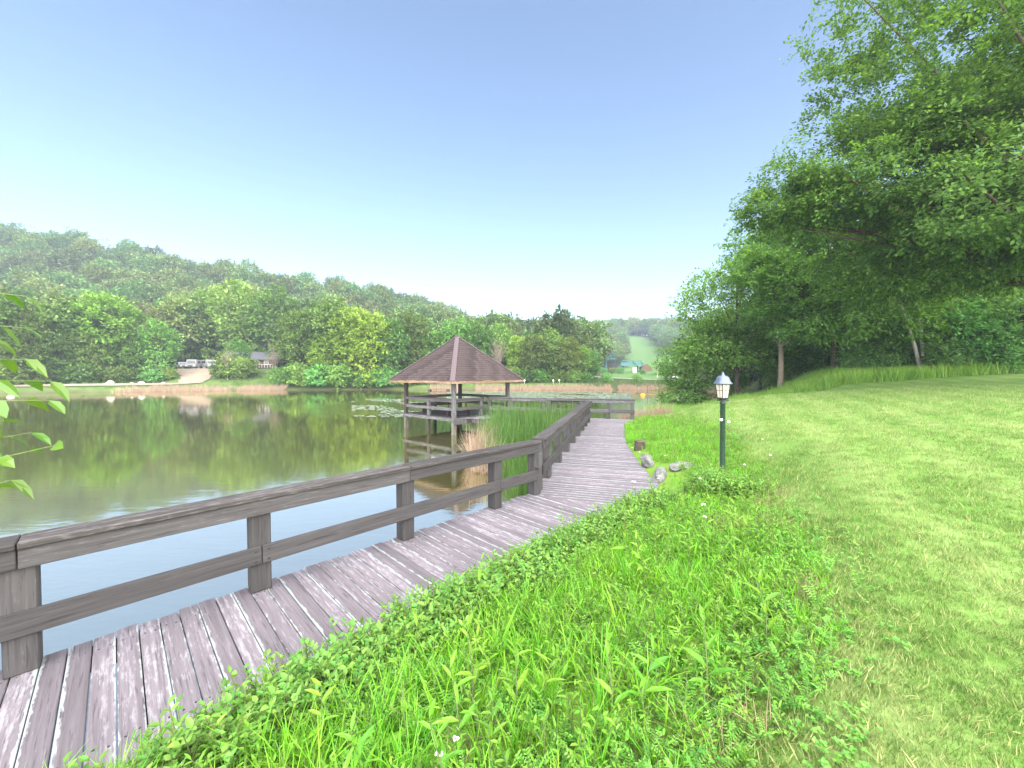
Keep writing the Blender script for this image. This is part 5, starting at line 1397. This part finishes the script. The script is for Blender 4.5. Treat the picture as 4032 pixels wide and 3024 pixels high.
# utility poles and the wire
def pole(xp, Y, h, lb):
    x = px(xp, Y); z = gz(x, Y); t = thing('utility_pole', (x, Y, z), lb, 'pole'); mt = WM[t.name]
    m = MB(); m.tube([(0, 0, -0.5), (0.05, 0, h * 0.5), (0.12, 0, h)], [0.20, 0.16, 0.12], 9); part('shaft', m.mesh('shaft', M['polewood'], True), t, mt)
    for k, (zz, l) in enumerate(((h * 0.87, 1.3), (h * 0.77, 1.2))):
        m = MB(); m.box((0.1, -0.14, zz), (l, 0.1, 0.12)); ca = part('crossarm', m.mesh('crossarm', M['polewood']), t, mt)
        for s in (-0.45, 0.45):
            m = MB(); m.lathe([(0.04, 0), (0.06, 0.05), (0.03, 0.12), (0.05, 0.16)], 8, c=(0.1 + s * l, -0.14, zz + 0.06)); part('insulator', m.mesh('insulator', M['white']), ca, mt)
    return Vector((x, Y, z)), h
pA, hA = pole(1420, 138, 6.4, 'pale utility pole with crossarms beyond the far bank')
pB, hB = pole(1502, 150, 7.0, 'second utility pole partly hidden behind the right-hand trees')
m = MB(); a = pA + Vector((0.6, -0.14, hA * 0.87 + 0.2)); b = pB + Vector((-0.4, -0.14, hB * 0.87 + 0.2))
m.tube([a.lerp(b, f) - Vector((0, 0, 0.5 * 4 * f * (1 - f))) for f in np.linspace(0, 1, 12)], 0.035, 4)
tag(m.part('power_line', M['polewood'], None, Matrix.Translation(a)), 'thin overhead wire strung between the utility poles', 'wire')

# chairlift
x, Y = px(1309, 190), 190.0; z = gz(x, Y)
tw = thing('chairlift_tower', (x, Y, z), 'teal chairlift tower with two sheave frames below the far hill', 'tower'); mt = WM[tw.name]
m = MB(); m.tube([(0, 0, -0.5), (0, 0, 7.4)], [0.4, 0.32], 10); part('mast', m.mesh('mast', M['teal'], True), tw, mt)
m = MB(); m.box((0, 0, 6.6), (9.0, 0.5, 0.45)); part('crossarm', m.mesh('crossarm', M['teal']), tw, mt)
for s in (-1, 1):
    m = MB(); c = s * 3.2
    for p, q in (((c - 1.6, 0, 9.0), (c + 1.6, 0, 9.0)), ((c - 1.6, 0, 9.0), (c - 0.7, 0, 6.8)), ((c + 1.6, 0, 9.0), (c + 0.7, 0, 6.8)), ((c - 0.7, 0, 6.8), (c + 0.7, 0, 6.8))): m.tube([p, q], 0.16, 5)
    fr_ = part('sheave_frame', m.mesh('sheave_frame', M['teal']), tw, mt)
    m = MB(); m.tube([(c + s * 0.9, -0.4, 6.4), (c + s * 0.9, -0.4, 4.4), (c + s * 0.5, -0.4, 3.4)], 0.10, 5); m.box((c + s * 0.5, -0.6, 3.2), (1.6, 0.5, 0.12)); m.box((c + s * 0.5, -0.35, 3.6), (1.6, 0.1, 0.6)); part('chair', m.mesh('chair', M['gdark']), tw, mt)
x, Y = px(1362, 182), 182.0; z = gz(x, Y)
tm_ = thing('chairlift_terminal', (x, Y, z), 'teal chairlift terminal with a brown hut at the foot of the ski run', 'terminal'); mt = WM[tm_.name]
m = MB(); V = [(-5.5, -2.2, 3.2), (5.5, -2.2, 3.2), (5.5, 2.2, 3.2), (-5.5, 2.2, 3.2), (-4.8, -1.6, 4.9), (4.8, -1.6, 4.9), (4.8, 1.6, 4.9), (-4.8, 1.6, 4.9)]
m.add(V, [(0, 1, 5, 4), (1, 2, 6, 5), (2, 3, 7, 6), (3, 0, 4, 7), (4, 5, 6, 7), (3, 2, 1, 0)]); part('canopy', m.mesh('canopy', M['teal']), tm_, mt)
m = MB(); m.tube([(-4.6, -1.7, 5.5), (4.4, -1.7, 5.5)], 0.22, 6); m.tube([(-4.6, -1.7, 5.5), (-5.4, -2.2, 3.4)], 0.2, 6); m.tube([(4.4, -1.7, 5.5), (5.4, -2.2, 3.4)], 0.2, 6); m.tube([(0.2, -1.9, 5.5), (2.2, -2.2, 3.4)], 0.2, 6); part('truss', m.mesh('truss', M['teal']), tm_, mt)
for s in (-3.6, 3.2): 
    m = MB(); m.box((s, 0, 1.5), (0.7, 0.7, 3.6)); part('support', m.mesh('support', M['teal']), tm_, mt)
m = MB(); m.box((1.0, -2.6, 1.2), (1.6, 1.4, 2.4)); part('control_box', m.mesh('control_box', M['white']), tm_, mt)
m = MB(); m.add([(4.6, -2, 0), (9.4, -2, 0), (9.4, 2, 0), (4.6, 2, 0), (4.6, -2, 2.4), (9.4, -2, 2.4), (9.4, 2, 2.4), (4.6, 2, 2.4), (7, -2, 4.0), (7, 2, 4.0)], [(0, 1, 5, 8, 4), (2, 3, 7, 9, 6), (1, 2, 6, 5), (3, 0, 4, 7), (4, 8, 9, 7), (8, 5, 6, 9)])
part('hut', m.mesh('hut', M['brownwall']), tm_, mt)
# trailer at the pond end
x, Y = px(1454, 92), 92.0; z = gz(x, Y)
tl = thing('box_trailer', (x, Y, z), 'small white box trailer with a faint blue mark behind the pond', 'trailer', None, R(-12)); mt = WM[tl.name]
m = MB(); m.box((0, 0, 0.85), (2.5, 1.5, 1.05)); m.box((0.1, 0, 1.46), (1.4, 1.2, 0.22)); part('box', m.mesh('box', M['white']), tl, mt)
m = MB(); m.add([(-0.18, -0.756, 0.7), (0.16, -0.756, 0.72), (0.05, -0.756, 1.15), (-0.1, -0.756, 1.1)], [(0, 1, 2, 3)]); part('mark', m.mesh('mark', M['logo']), tl, mt)
m = MB(); m.tube([(1.2, 0, 0.4), (2.0, 0, 0.45)], 0.06, 6); part('drawbar', m.mesh('drawbar', M['polewood']), tl, mt)
for s in (-0.78, 0.78):
    m = MB(); m.lathe([(0.15, -0.08), (0.3, -0.09), (0.3, 0.09), (0.15, 0.08)], 14); part('wheel', m.mesh('wheel', M['tyre']), tl, mt @ Matrix.Translation((-0.2, s, 0.3)) @ Matrix.Rotation(R(90), 4, 'X'))
# dark tyre by the right end of the waterline
x, Y = px(1488, 66), 66.0
m = MB(); m.tube([(0.42 * math.cos(a), 0.0, 0.42 * math.sin(a)) for a in np.linspace(0, 2 * math.pi, 15)], 0.16, 8, cap=False)
tag(part('old_tyre', m.mesh('old_tyre', M['tyre'], True), None, Matrix.Translation((x, Y, max(gz(x, Y), WATER) + 0.5))), 'black tyre standing at the right end of the waterline', 'tyre')
GV = 'small trees and bushes in the valley meadow'
vb = ((1440, 150, 1.6), (1447, 156, 1.8), (1433, 160, 1.3), (1322, 176, .7), (1340, 172, .8), (1305, 178, .6), (1293, 180, .8), (1400, 190, .9), (1388, 165, .6), (1474, 120, 1.3), (1490, 112, 1.3), (1310, 92, .6), (1375, 90, .5))
vo = sorted(b_[0] for b_ in vb)
for xp, Y, s in vb:
    plant_tree('bush%d' % random.randint(0, 1), px(xp, Y), Y, s, 'bushy green shrub, %s from the left in the valley meadow' % ORD[vo.index(xp)], GV, 'shrub', 'shrub')

# ------------------------------------------------------------------ air
hz = bpy.data.materials.new('pale_air'); hz.use_nodes = True
nt_ = hz.node_tree; nt_.nodes.remove(nt_.nodes['Principled BSDF'])
pv = nt_.nodes.new('ShaderNodeVolumePrincipled'); pv.inputs['Color'].default_value = (0.72, 0.86, 1.0, 1); pv.inputs['Density'].default_value = HAZE; pv.inputs['Anisotropy'].default_value = 0.0
nt_.links.new(pv.outputs[0], nt_.nodes['Material Output'].inputs['Volume'])
m = MB(); m.box((0, 420, 55), (1400, 1080, 125))
if HAZE > 0: tag(part('haze', m.mesh('haze', hz)), 'thin pale blue evening haze over the valley', 'haze', None, 'stuff')
